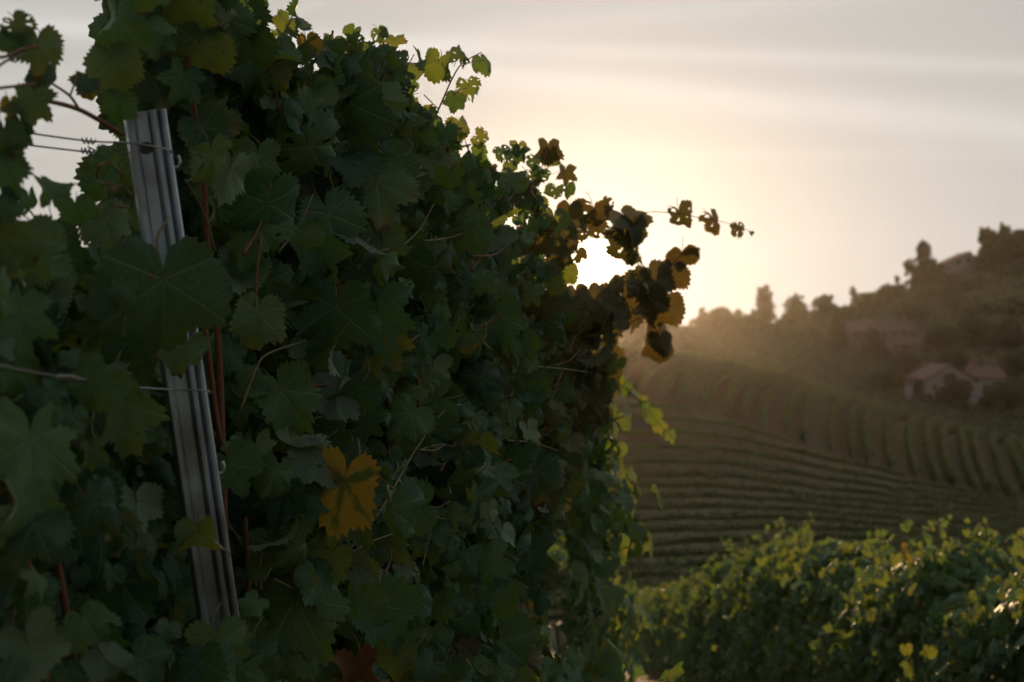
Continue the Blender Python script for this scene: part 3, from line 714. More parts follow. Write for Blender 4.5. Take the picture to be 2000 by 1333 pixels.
# tendrils: thin curled ends near the post
for vi, (cx, cy), turns, rr in ((1, (405, 850), 1.1, 26), (1, (215, 330), 1.3, 30), (1, (240, 370), .9, 34), (2, (705, 225), 1.6, 10), (0, (40, 300), .8, 18)):
    q = []
    for i in range(26):
        t = i / 25; w = t * turns * 2 * math.pi + cx
        q.append(P(cx + rr * (1 - .5 * t) * math.cos(w), cy + rr * (1 - .5 * t) * math.sin(w) + 30 * t, face_y(cx) - .02 + .02 * math.sin(3 * w)))
    mb = MB(); mb.tube(q, [.0014 - .0007 * i / 25 for i in range(26)], 5); mb.build('tendril', MATS[CB], V[vi], True)
for vi, (a, b, e) in enumerate(vines):
    b0 = Vector(e.location); top = b0 + Vector((.02, .05, .95)); mb = MB()
    q = smooth_path([b0 - Vector((0, 0, .1)), b0 + Vector((.03, .02, .3)), b0 + Vector((-.02, .03, .65)), top], 5)
    mb.tube(q, [.034 - .012 * i / len(q) for i in range(len(q))], 8); mb.build('trunk', MATS['vine_bark'], e, True)

# ------------------------------------------------------------------ end post: roll-formed galvanised profile, leaning
def profile_post(name, bottom, top, width, face, label, parent=None):
    axis = (top - bottom); L = axis.length; z = axis.normalized()
    n = Vector(face); n = (n - z * n.dot(z)).normalized(); x = n.cross(z) * -1
    # section across the post: flange, web, two ridges, flange (x across, d towards the viewer)
    sec = [(-.50, -.62), (-.50, .02), (-.46, .09), (-.36, .09), (-.32, .02), (-.30, -.16), (-.25, -.22), (.04, -.22), (.08, -.16), (.11, .04), (.15, .09), (.22, .09), (.26, .03), (.29, -.10), (.33, -.12), (.37, .0), (.41, .08), (.47, .08), (.50, .02), (.50, -.62)]
    sec = [(a, d * .62 if abs(d) < .3 else d) for a, d in sec]
    t = .0022; N = 26; vs = []; fs = []
    def off(i, s):
        a = Vector(sec[max(i - 1, 0)]); b = Vector(sec[min(i + 1, len(sec) - 1)]); d = (b - a).normalized(); return Vector((d.y, -d.x)) * s
    rows = []
    for k in range(N + 1):
        f = k / N; c = bottom + axis * f; row = []
        wob = Vector((0, 0, 0))
        for side in (1, -1):
            rg = range(len(sec)) if side == 1 else range(len(sec) - 1, -1, -1)
            for i in rg:
                o2 = off(i, side * t / 2)
                row.append(len(vs)); vs.append(c + x * (sec[i][0] * width - o2.x) + n * (sec[i][1] * width - o2.y))
        rows.append(row)
    m_ = len(rows[0])
    for k in range(N):
        for i in range(m_):
            j = (i + 1) % m_; fs.append((rows[k][i], rows[k][j], rows[k+1][j], rows[k+1][i]))
    fs.append(tuple(rows[0])[::-1])
    h = len(sec)
    for i in range(h - 1): fs.append((rows[N][i], rows[N][i+1], rows[N][m_ - 2 - i], rows[N][m_ - 1 - i]))
    me = bpy.data.meshes.new(name); me.from_pydata([tuple(v) for v in vs], [], fs[:-1] + fs[-1:]); me.update()
    e = empty(name, bottom); tag(e, label, 'post')
    o = link('profile', me, MATS['galvanised_steel'], e)
    # slots punched in the web and hook lugs on the flank
    slot = MB()
    for hz in np.arange(.045, L - .3, .24):
        c = top - z * hz + x * (-.11 * width) + n * (-.22 * .62 * width + .0017)
        ring = [c + x * (.009 * math.cos(w)) + z * (.0065 * math.sin(w) * (1.2)) for w in np.linspace(0, 2 * math.pi, 14, endpoint=False)]
        slot.poly(ring)
    link('slot', slot.mesh('slot'), MATS['shutter'], e)
    for hz in (.072, .46, .86, 1.26):
        lug = MB(); c = top - z * hz + x * (.50 * width)
        lug.tube(smooth_path([c - n * .004, c + x * .006 - n * .003 , c + x * .009 + z * .006 - n * .003, c + x * .008 + z * .014 - n * .003], 3), .0022, 6)
        lug.build('hook', MATS['galvanised_steel'], e, True)
    return e, x, n, z
pt = P(284, 216, 1.75); pb_dir = (P(434, 1240, 1.81) - pt).normalized()
pbm = pt + pb_dir * 2.05
post, pxv, pnv, pzv = profile_post('end_post', pbm, pt, .0475, TO_CAM(pt) + Vector((.12, 0, 0)), 'leaning galvanised steel end post with ribbed profile standing among the leaves')
p2 = Vector((-.04, 3.55, 0)); p2.z = ground(p2.x, p2.y) - .05
p2t = P(968, 1010, 3.55)
profile_post('row_post', Vector((p2t.x, 3.55, p2.z)), p2t, .052, Vector((0, -1, 0)), 'grey steel post glimpsed low between leaves near the bottom of the row')
# wires
def wire(px_pts, rad, label, knot=None):
    q = smooth_path([P(x, y, Y + .088) for x, y, Y in px_pts], 6)
    e = empty('trellis_wire', q[0]); tag(e, label, 'wire', 'wires tied to the end post')
    mb = MB(); mb.tube(q, rad, 6); mb.build('strand', MATS['wire_steel'], e, True)
    if knot:
        (x0, y0, Ya), (x1, y1, Yb), nt = knot
        a = P(x0, y0, Ya + .088); b = P(x1, y1, Yb + .088); t = (b - a).normalized(); u = t.cross(Vector((0, 1, 0))).normalized(); w = t.cross(u); q = []
        for i in range(nt * 8 + 1):
            f = i / (nt * 8); an = i / 8 * 2 * math.pi
            q.append(a.lerp(b, f) + (u * math.cos(an) + w * math.sin(an)) * (.0026 + .001 * math.sin(i * 1.7)))
        mb = MB(); mb.tube(q, .0011, 5); mb.build('twisted_tie', MATS['wire_steel'], e, True)
    return e
wire([(-60, 238, 1.60), (40, 257, 1.62), (170, 275, 1.64), (250, 279, 1.630), (300, 286, 1.628), (330, 293, 1.648), (338, 298, 1.68)], .0012, 'upper of the two wires wrapped round the top of the steel end post', ((160, 274, 1.64), (186, 277, 1.64), 3))
wire([(-60, 268, 1.66), (30, 280, 1.66), (155, 295, 1.67), (200, 298, 1.68), (262, 300, 1.70)], .0012, 'second wire just below the upper one, tied behind the top of the post', ((158, 294, 1.67), (215, 300, 1.68), 7))
wire([(-60, 700, 1.16), (0, 714, 1.22), (110, 735, 1.36), (220, 752, 1.52), (318, 760, 1.634), (400, 763, 1.650), (412, 768, 1.68)], .0012, 'taut lower wire crossing the front of the steel post at mid height', ((112, 735, 1.36), (165, 744, 1.44), 7))
wire([(108, 781, 1.64), (160, 780, 1.65), (212, 771, 1.66), (245, 763, 1.67), (285, 767, 1.69), (330, 778, 1.71)], .0011, 'short bent wire end running in under the taut lower wire', ((300, 771, 1.69), (322, 776, 1.70), 3))

# ------------------------------------------------------------------ vines further off: rest of the row, the neighbouring row, the row behind
def curve_x(tab):
    ys = [a for a, b in tab]; xs = [b for a, b in tab]
    return lambda Y: float(np.interp(Y, ys, xs))
right_x = curve_x([(4, 2.75), (8, 2.78), (12, 2.76), (20, 2.72), (30, 2.65), (45, 2.5)])
main_x = curve_x([(0, -.75), (4.2, -.02), (5, .02), (7, .09), (10, .21), (14, .38), (20, .64), (30, 1.06), (50, 1.8)])
def far_vine(xf, y0, y1, height, width, nleaf, nobj, size, label, group, sprays=6, seed=0, top_fn=None, lowleaf=LEAF_LOW):
    r = random.Random(seed); ym = (y0 + y1) / 2; xm = xf(ym); zg = ground(xm, ym)
    e = empty('grape_vine', (xm, ym, zg)); tag(e, label, 'grape vine', group)
    H = lambda Y: (height if top_fn is None else top_fn(Y)) * (1 + .05 * math.sin(Y * 2.1 + seed) + .04 * math.sin(Y * 5.3))
    mats = []; objs = []
    def surf():
        Y = r.uniform(y0, y1); X = xf(Y); g = ground(X, Y); h = H(Y)
        t = r.random()
        if t < .30: ang = r.uniform(-math.pi / 2, math.pi / 2); z = h + .04; ox = math.sin(ang) * width * .5; zz = z - .28 * (1 - math.cos(ang)) - abs(r.gauss(0, .06)); n = Vector((math.sin(ang), -.2, math.cos(ang)))
        else:
            s = 1 if (t < .72) == (X < 0.9 if xf is main_x else False) else -1
            if r.random() < .12: s = -s
            zz = r.uniform(.06, h); bul = .5 * width * (1 - .25 * (1 - zz / h)) + abs(r.gauss(0, .11)) * (.8 + .6 * math.sin(Y * 3 + zz * 5)); ox = s * bul * (1 - .35 * max(0, (zz / h - .8) / .2) ** 2); n = Vector((s, -.25, .35))
        ox *= r.uniform(.7, 1.05)
        return Vector((X + ox, Y, g + zz)), n
    rows = []
    for i in range(nleaf):
        p, n = surf(); rows.append((p, n + Vector((r.gauss(0, .45), r.gauss(0, .45), r.gauss(0, .45))), size * r.uniform(.65, 1.15)))
    # sprays: shoots that stick out, each with a chain of leaves
    for i in range(sprays):
        Y = r.uniform(y0, y1); X = xf(Y); g = ground(X, Y); h = H(Y); s = r.choice((-1, 1))
        up = r.random() < .62
        a = Vector((X + s * width * .3 * r.random(), Y, g + h - .1)) if up else Vector((X + s * width * .5, Y, g + r.uniform(.7, h)))
        d = Vector((r.gauss(0, .12), r.gauss(0, .2), r.uniform(.15, .42))) if up else Vector((s * r.uniform(.1, .28), r.gauss(0, .2), -r.uniform(.1, .45)))
        q = [a, a + d * .5 + Vector((0, 0, .05)), a + d]
        mb = MB(); q = smooth_path(q, 4); mb.tube(q, [.004 - .0025 * k / len(q) for k in range(len(q))], 5); mb.build('cane', MATS['green_shoot'], e, True)
        for k in range(1, len(q)):
            rows.append((q[k] + Vector((r.gauss(0, .03), r.gauss(0, .03), r.gauss(0, .02))), Vector((r.gauss(0, .6), -.5 + r.gauss(0, .4), .6 + r.gauss(0, .4))), size * r.uniform(.55, .95) * (1.1 - .5 * k / len(q))))
    # the leaves that show most are parts of their own
    rows.sort(key=lambda w: -(w[2] / w[0].y) * (1.5 + (1 if TO_CAM(w[0]).dot(w[1].normalized()) > 0 else 0) + .8 * ((w[0].z - ground(w[0].x, w[0].y)) > .65 * height) + r.random() * .5))
    for k, (p, n, s) in enumerate(rows):
        m4 = frame(p, n, Vector((r.gauss(0, .4), r.gauss(0, .4), -1)), s)
        if k < nobj:
            random.seed(seed * 1000 + k); put_leaf(m4, e, LEAF + LEAF_ROLL[:2], 'leaf_yellow' if r.random() < .03 else None)
        else: mats.append(m4)
    merge_leaves('inner_foliage', mats, lowleaf, MATS['leaf_green_mass'], e)
    # trunk and arm
    b0 = Vector((xm, ym, zg)); mb = MB(); q = smooth_path([b0 - Vector((0, 0, .1)), b0 + Vector((.03, 0, .4)), b0 + Vector((0, .03, .85))], 5)
    mb.tube(q, [.035 - .012 * i / len(q) for i in range(len(q))], 7); mb.build('trunk', MATS['vine_bark'], e, True)
    mb = MB(); q = [Vector((xf(Y), Y, ground(xf(Y), Y) + .85)) for Y in np.linspace(y0, y1, 6)]
    mb.tube(q, .016, 6); mb.build('arm', MATS['vine_bark'], e, True)
    return e
top_main = lambda Y: float(np.interp(Y, [4.2, 5.2, 6.5, 8, 12, 30], [2.3, 2.15, 2.0, 1.95, 1.9, 1.9]))
MAINL = ['blurred grape vine just behind the sun-facing one, lit along its right flank', 'yellow-green lit vine where the near row bends downhill', 'hazy vine low in the near row beside the brown track', 'last vines of the near row, a blurred yellow-green wall above the track']
for k, (a, b, nl, no) in enumerate(((4.6, 6.6, 1500, 120), (6.6, 9.2, 1700, 120), (9.2, 13.5, 2000, 100), (13.5, 24, 3000, 80))):
    far_vine(main_x, a, b, 1.95, .62, nl, no, .075, MAINL[k], 'further vines of the near row', 7, 31 + k, top_main)
unseen_side = lambda Y: -1.12 + .02 * Y  # unseen vines, added to keep sky light off the leftmost leaves
for k, (a, b) in enumerate(((-2.6, -.6), (-.6, 1.05))):
    far_vine(unseen_side, a, b, 2.2, .5, 900, 0, .08, ['unseen grape vine of the near row standing past the left edge', 'unseen grape vine just beyond the left edge, next to the leftmost one seen'][k], 'vines of the near row outside the view', 0, 91 + k)
far_vine(main_x, 3.35, 4.6, 1.25, .5, 900, 0, .06, 'low grape vine at the foot of the near row, behind the glimpsed grey post', 'low vine in the near row', 3, 95)
# two long shoots hanging out over the valley
def hang_shoot(vine, pix, Y, leaves):
    q = smooth_path([P(x, y, Y) for x, y in pix], 5); mb = MB(); mb.tube(q, [.003 - .0018 * i / len(q) for i in range(len(q))], 5); mb.build('cane', MATS['cane_bark'], vine, True)
    for (x, y, w) in leaves:
        p = P(x, y, Y + random.uniform(-.05, .05)); put_leaf(frame(p, TO_CAM(p) * .6 + Vector((.3, 0, .3)) + rv(.4), Vector((random.gauss(0, .3), 0, -1)), w * Y / F / 1.42), vine, LEAF + LEAF_ROLL)
fv = [o for o in COL.objects if o.name.startswith('grape_vine') and o.get('group') == 'further vines of the near row']
hang_shoot(fv[0], [(1150, 720), (1215, 755), (1260, 795), (1290, 830), (1318, 858)], 5.4, [(1222, 762, 40), (1243, 775, 44), (1255, 800, 36), (1275, 815, 38), (1290, 838, 34), (1312, 855, 30), (1205, 745, 30)])
hang_shoot(fv[0], [(1130, 840), (1175, 880), (1215, 930), (1238, 965), (1232, 1010), (1238, 1040), (1242, 1085)], 5.6, [(1190, 890, 42), (1210, 885, 40), (1185, 945, 30), (1240, 965, 38), (1212, 1012, 42), (1228, 1000, 30), (1248, 1035, 32), (1240, 1060, 28), (1230, 1078, 30), (1250, 1082, 24)])
RIGHTL = ['sunlit vine at the right edge of the lower row, its leaves glinting', 'tall ragged vine of the lower row with shoots standing up against the dark field', 'even rounded vine of the lower row just beyond the notch in its top', 'middle vine of the lower row, small leaves glowing yellow-green', 'far vine of the lower row where it narrows toward the track', 'farthest dim vine of the lower row behind the brown track']
for k, (a, b, h, nl, no) in enumerate(((5.2, 7.8, 1.34, 3200, 250), (7.8, 11.0, 1.40, 3600, 250), (11.4, 14.5, 1.50, 3600, 220), (14.5, 18.5, 1.45, 4000, 180), (18.5, 25, 1.38, 4400, 120), (25, 36, 1.3, 3600, 0))):
    far_vine(right_x, a, b, h, .80, int(nl * 1.15), no, .068, RIGHTL[k], 'vines of the lower row', (38, 34, 24, 18, 10, 0)[k], 51 + k)
back_x = lambda Y: -1.75 + .10 * (Y - 3.0)
for k, (a, b) in enumerate(((2.6, 4.4), (4.4, 6.6), (6.6, 10))):
    far_vine(back_x, a, b, 2.1, .6, 1500, 60, .075, ['half hidden vine of the row behind, seen through the gaps left of the post', 'vine deep behind the post whose leaves catch yellow light', 'deepest vine of the row behind, a dim patch between leaves'][k], 'vines of the row behind', 4, 71 + k)

# ------------------------------------------------------------------ far field: rows across the slope, rows over the brow
ORD = ['first', 'second', 'third', 'fourth', 'fifth', 'sixth', 'seventh', 'eighth', 'ninth', 'tenth', 'eleventh', 'twelfth', 'thirteenth', 'fourteenth', 'fifteenth', 'sixteenth', 'seventeenth', 'eighteenth', 'nineteenth', 'twentieth', 'twenty-first', 'twenty-second', 'twenty-third', 'twenty-fourth', 'twenty-fifth', 'twenty-sixth']
def hedge_row(name, path, height, width, n, size, label, group):
    """path: list of (X, Y); a hedge of leaf clumps over a lumpy core"""
    pa = np.array(path); seg = np.linalg.norm(np.diff(pa, axis=0), axis=1); cum = np.concatenate([[0], np.cumsum(seg)]); L = cum[-1]
    mats = []
    core = MB(); K = max(6, int(L / .9)); prev = None; ph = random.random() * 6
    for i in range(K + 1):
        s = L * i / K; X = np.interp(s, cum, pa[:, 0]); Y = np.interp(s, cum, pa[:, 1]); g = ground(X, Y)
        s2 = min(s + .5, L); s1 = max(s - .5, 0); dx = np.interp(s2, cum, pa[:, 0]) - np.interp(s1, cum, pa[:, 0]); dy = np.interp(s2, cum, pa[:, 1]) - np.interp(s1, cum, pa[:, 1]); l = math.hypot(dx, dy) + 1e-6
        nx, ny = -dy / l, dx / l; h = height * (.80 + .07 * math.sin(s * 1.3 + ph) + random.uniform(-.10, .06) - (.25 if random.random() < .06 else 0)); w = width * .36 * random.uniform(.85, 1.15); tp = min(1, .15 + s / 1.6, .15 + (L - s) / 1.6); h = .35 + (h - .35) * tp; w *= tp
        n0 = len(core.v)
        for (o, z) in ((-w, .35), (-w * 1.1, h * .6), (-w * .6, h), (w * .6, h), (w * 1.1, h * .6), (w, .35)): core.v.append(Vector((X + nx * o, Y + ny * o, g + z)))
        if prev is not None:
            for k in range(5): core.f.append((prev + k, prev + k + 1, n0 + k + 1, n0 + k))
            core.f.append((prev + 5, prev, n0, n0 + 5))
        prev = n0
    core.f.append((0, 1, 2, 3, 4, 5)); core.f.append(tuple(prev + k for k in (5, 4, 3, 2, 1, 0)))
    for i in range(n):
        s = random.uniform(0, L); X = np.interp(s, cum, pa[:, 0]); Y = np.interp(s, cum, pa[:, 1]); g = ground(X, Y)
        a = random.uniform(-1.9, 1.9); o = math.sin(a) * width * .5; z = height * (.66 + .34 * math.cos(a)) * (1 + .07 * math.sin(s * 1.3 + ph) + .05 * math.sin(s * .41 + ph)) + random.gauss(0, .045) + (.16 * random.random() if random.random() < .06 else 0)
        p = Vector((X + o * .6, Y - o * .8, g + z))
        mats.append(frame(p, Vector((math.sin(a) * .6, -math.sin(a) * .8, math.cos(a) + .3)) + rv(.32), rv(1), size * random.uniform(.6, 1.2)))
    o = merge_leaves(name, mats, LEAF_TINY, MATS['far_vine_leaf'], None, None)
    c = core.build('core', MATS['far_vine_leaf'], o)
    tr = MB()
    for i in range(int(L / 1.6)):
        s = 1.6 * i + .5; X = np.interp(s, cum, pa[:, 0]); Y = np.interp(s, cum, pa[:, 1]); g = ground(X, Y)
        tr.tube([(X, Y, g - .05), (X + random.uniform(-.05, .05), Y, g + .7)], .035, 4, False)
    t_ = tr.build('trunks', MATS['vine_bark'], o); t_['kind'] = 'stuff'
    tag(o, label, 'vine row', group); return o
def diag_y(px):        # where the two parcels of vines meet
    return float(np.interp(px, [1000, 1250, 1400, 1600, 1800, 2000, 2300], [108, 107, 105.5, 104, 102.5, 101, 99]))
KSL = .26
for i in range(20):
    c = 43.5 + 3.4 * i; path = []
    for X in np.arange(-8, 52, 1.0):
        Y = c + KSL * (X - 14)
        if Y < 40 or Y > diag_y(1000 + F * X / Y) - 1.2: continue
        path.append((X, Y))
    if len(path) < 4: continue
    hedge_row('vine_row', path, .72, .62, int(len(path) * 60), .12, f'{ORD[i]} row up the dark valley field, counting from its bottom edge', 'rows lying across the valley field')
for i in range(24):
    px0 = 1168 + 41 * i + random.uniform(-7, 7); Y0 = diag_y(px0) + .8; X0 = (px0 - 1000) / F * Y0; path = []
    for s in np.arange(0, 46, 1.5): path.append((X0 + .21 * s + .0022 * s * s, Y0 + s))
    hedge_row('vine_row', path, 1.25, .75, int(len(path) * 66), .16, f'{ORD[i]} arched row over the brow of the field, counting from the sun side', 'rows arching over the brow')

# ------------------------------------------------------------------ trees
def tree(name, px, Y, py_base, crown, label, mat='tree_leaf', n=1500, size=.45, trunk_r=.18, sparse=0, lean=0, group=None):
    """crown: list of (dx px, py centre, half width px, half height px)"""
    base = P(px, py_base, Y); base.z = min(base.z, ground(base.x, base.y)); k = Y / F
    gf = 1.22 if Y > 300 else 1.0; crown = [(dx * gf, py_base + (cy - py_base) * (1 + (gf - 1) * .45), rx * gf, rz * gf) for dx, cy, rx, rz in crown]
    e = empty(name, base); tag(e, label, 'tree', group)
    tops = min(c[1] - c[3] for c in crown); H = EYE + (666 - tops) * k - base.z
    tr = MB(); tip = base + Vector((lean * k + crown[0][0] * k, 0, H * .8)); q = smooth_path([base - Vector((0, 0, .5)), base + Vector((lean * k * .3, .05, H * .35)), tip], 5)
    tr.tube(q, [max(.03, trunk_r * (1 - .85 * i / len(q))) for i in range(len(q))], 7)
    mats = []; tot = sum(c[2] * c[3] for c in crown)
    for (dx, cy, rx, rz) in crown:
        c = Vector((base.x + dx * k, base.y, EYE + (666 - cy) * k)); rx_, rz_ = rx * k, rz * k
        for j in range(3):        # limbs into this part of the crown
            w = random.uniform(0, 6.28); tgt = c + Vector((math.cos(w) * rx_ * .7, math.sin(w) * rx_ * .7, random.uniform(-.3, .6) * rz_))
            st = q[min(len(q) - 2, int(len(q) * random.uniform(.35, .8)))]
            tr.tube(smooth_path([st, st.lerp(tgt, .5) + Vector((0, 0, .2)), tgt], 3), [trunk_r * .4, trunk_r * .3, trunk_r * .25, trunk_r * .2, trunk_r * .15, trunk_r * .1, trunk_r * .06][:7], 5, False)
        # clumps of leaves: light and dark tufts spread through the volume with gaps
        cl = []
        for _ in range(int(46 - 30 * sparse)):
            d = rv(1).normalized() * random.random() ** .4 * .86; cl.append((c + Vector((d.x * rx_, d.y * rx_, d.z * rz_)), random.uniform(.2, .38)))
        m_ = int(n * 1.7 * rx * rz / tot)
        while m_ > 0:
            cc, cr = random.choice(cl); d = rv(1).normalized() * random.random() ** .4 * cr
            p = cc + Vector((d.x * rx_, d.y * rx_, d.z * min(rz_, rx_ * 1.3)))
            ex = (p - c); ee = (ex.x / rx_) ** 2 + (ex.y / rx_) ** 2 + (ex.z / rz_) ** 2
            m_ -= 1
            if ee > 1.3: continue
            mats.append(frame(p, ex.normalized() + rv(.6), rv(1), size * random.uniform(.5, 1.1)))
    merge_leaves('crown', mats, LEAF_TINY, MATS[mat], e, None)
    tr.build('trunk', MATS['tree_bark'], e, True)
    return e
RIDGE = 'trees along the ridge'
tree('round_tree', 1225, 322, 655, [(0, 628, 34, 26), (-28, 640, 24, 18)], 'round ridge tree just left of the low leaf against the sun', n=1100, size=.6, group=RIDGE)
tree('round_tree', 1290, 322, 652, [(0, 634, 34, 16)], 'low scrubby tree on the ridge below the hanging leaves', n=800, size=.6, group=RIDGE)
tree('bare_tree', 1371, 324, 648, [(0, 616, 8, 14)], 'thin wispy treetop poking up from the ridge', n=160, size=.4, sparse=1, trunk_r=.12, group=RIDGE)
tree('round_tree', 1417, 322, 648, [(0, 626, 34, 22), (-34, 634, 26, 14), (36, 634, 26, 14)], 'broad domed tree on the ridge, first dome right of the vine leaves', n=1700, size=.6, group=RIDGE)
tree('poplar_tree', 1493, 318, 652, [(0, 590, 13, 30), (3, 618, 19, 30), (-10, 628, 12, 16)], 'tall narrow poplar standing alone on the ridge line', n=1500, size=.5, group=RIDGE)
tree('round_tree', 1462, 322, 650, [(0, 634, 20, 14), (8, 620, 6, 12)], 'small bush-like tree at the left foot of the tall poplar', n=500, size=.5, group=RIDGE)
tree('round_tree', 1552, 320, 650, [(0, 600, 18, 17), (8, 618, 30, 18), (-8, 630, 26, 16)], 'loose airy tree on the ridge right of the tall poplar', n=1300, size=.5, sparse=.4, group=RIDGE)
tree('round_tree', 1611, 318, 650, [(0, 600, 21, 20), (8, 618, 26, 22), (-12, 624, 18, 18)], 'dense round-headed tree on the ridge below the open slope', n=1500, size=.55, group=RIDGE)
tree('leaning_sapling', 1676, 322, 600, [(-9, 572, 6, 8), (-4, 580, 5, 7)], 'thin sapling bending left alone on the slope', n=140, size=.4, trunk_r=.16, lean=-8, group=RIDGE)
HT = 'trees on the hilltop'
tree('conifer_tree', 1804, 318, 566, [(0, 498, 11, 26), (3, 525, 19, 26), (14, 545, 30, 26), (-2, 548, 20, 22)], 'tall dark conifer with spreading skirt beside the hilltop house', 'conifer_leaf', 2200, .5, group=HT)
tree('airy_tree', 1779, 320, 575, [(0, 524, 13, 16), (2, 548, 15, 18)], 'see-through tree with airy crown left of the dark conifer', n=620, size=.45, sparse=.9, group=HT)
tree('bare_tree', 1752, 322, 582, [(0, 548, 6, 8), (4, 562, 5, 8)], 'faint wispy sapling left of the see-through tree', n=90, size=.4, sparse=1, trunk_r=.08, group=HT)
tree('broad_tree', 1932, 322, 535, [(0, 478, 20, 26), (5, 505, 26, 30)], 'squarish dark tree at the left end of the hilltop wood', n=2200, size=.55, group=HT)
tree('broad_tree', 1962, 326, 530, [(0, 470, 16, 22), (0, 500, 26, 30)], 'dark tree with a small pointed top in the hilltop wood', n=1900, size=.55, group=HT)
tree('broad_tree', 1996, 324, 525, [(0, 474, 24, 20), (0, 500, 28, 28)], 'dark tree cut by the right edge on the hilltop', n=1900, size=.55, group=HT)
tree('broad_tree', 2030, 326, 525, [(0, 470, 28, 24), (0, 500, 28, 28)], 'dark hilltop tree beyond the right edge', n=1200, size=.6, group=HT)
tree('shrub_tree', 1918, 318, 540, [(0, 512, 14, 16), (-8, 524, 12, 12)], 'small bush against the right wall of the hilltop house', n=700, size=.45, group=HT)
tree('shrub_tree', 1862, 316, 552, [(0, 546, 14, 7)], 'low bush growing before the hilltop house', n=800, size=.45, group=HT)
MT = 'trees on the hillside'
tree('conifer_tree', 1634, 245, 690, [(0, 628, 9, 16), (1, 648, 17, 20), (0, 668, 24, 20)], 'dark spire-shaped conifer before the long farmhouse', 'conifer_leaf', 1500, .45, group=MT)
tree('conifer_tree', 1704, 238, 705, [(-2, 656, 14, 18), (2, 676, 26, 22), (4, 694, 34, 18)], 'broad cone-shaped tree before the long farmhouse', 'conifer_leaf', 1800, .45, group=MT)
tree('round_tree', 1864, 186, 800, [(0, 760, 34, 34), (-4, 778, 36, 24)], 'big dome-shaped tree hiding the middle of the white house', n=2400, size=.36, group=MT)
tree('round_tree', 1955, 184, 800, [(0, 768, 34, 26), (28, 776, 26, 24)], 'dark tree at the right corner of the white house', n=1900, size=.36, group=MT)
tree('shrub_tree', 1928, 182, 806, [(0, 788, 18, 16)], 'small dark bush under the white house wall', n=600, size=.3, group=MT)
tree('round_tree', 1792, 190, 790, [(0, 758, 14, 20), (-6, 772, 18, 16)], 'slim dark tree at the left corner of the white house', n=800, size=.34, group=MT)
for i, (x, y, Y, w, h, lab) in enumerate(((1840, 655, 262, 34, 24, 'wide dark tree on the slope right of the long farmhouse'), (1900, 640, 270, 34, 24, 'dark tree in the middle of the slope under the hilltop house'), (1960, 650, 265, 38, 28, 'dark rounded tree on the slope near the right edge'), (1985, 710, 225, 36, 26, 'dark tree above the white house by the right edge'),
        (1730, 740, 175, 34, 18, 'flat dark shrub clump on the slope left of the white house'), (1560, 700, 235, 36, 14, 'low shrub clump below the poplar'), (1480, 696, 240, 32, 12, 'low shrub clump on the slope under the domed tree'), (1950, 590, 300, 30, 22, 'dark tree on the slope just below the hilltop wood'), (1855, 600, 295, 26, 16, 'bush on the open slope below the hilltop house'))):
    tree('round_tree', x, Y, y + h, [(0, y, w, h), (-w * .5, y + h * .3, w * .6, h * .7), (w * .5, y + h * .3, w * .6, h * .7)], lab, n=1500, size=.5, group=MT)

for i, (x, y, Y, w, h, lab) in enumerate(((1745, 572, 312, 26, 14, 'low bush on the skyline slope left of the wispy sapling'), (1700, 588, 310, 30, 14, 'low bush on the skyline just right of the bending sapling'), (1825, 575, 305, 30, 18, 'round bush on the slope under the tall dark conifer'), (1900, 565, 306, 34, 22, 'dark round tree on the slope straight below the hilltop house'), (1985, 545, 308, 34, 24, 'dark tree under the hilltop wood at the right edge'),
        (1780, 610, 285, 30, 16, 'round bush uphill of the long farmhouse roof'), (1925, 610, 288, 36, 22, 'wide tree halfway up the slope right of the farmhouse'), (1990, 600, 285, 34, 24, 'dark tree halfway up the slope at the right edge'), (1655, 612, 300, 28, 16, 'bush on the ridge at the left end of the farmhouse roof'), (1580, 655, 275, 36, 16, 'broad bush below the loose airy ridge tree'), (1520, 660, 280, 32, 14, 'broad bush at the right foot of the tall poplar'), (1440, 662, 285, 40, 14, 'long low bush under the domed ridge tree'), (1350, 662, 290, 40, 14, 'long low bush on the hazy slope nearest the sun'), (1770, 700, 215, 30, 14, 'bush on the meadow between farmhouse and white house'), (1860, 700, 215, 34, 14, 'long hedge-like bush just above the white house roof'))):
    tree('round_tree', x, Y, y + h, [(0, y, w, h), (-w * .5, y + h * .3, w * .6, h * .7), (w * .5, y + h * .3, w * .6, h * .7)], lab, n=1200, size=.5, group=MT)
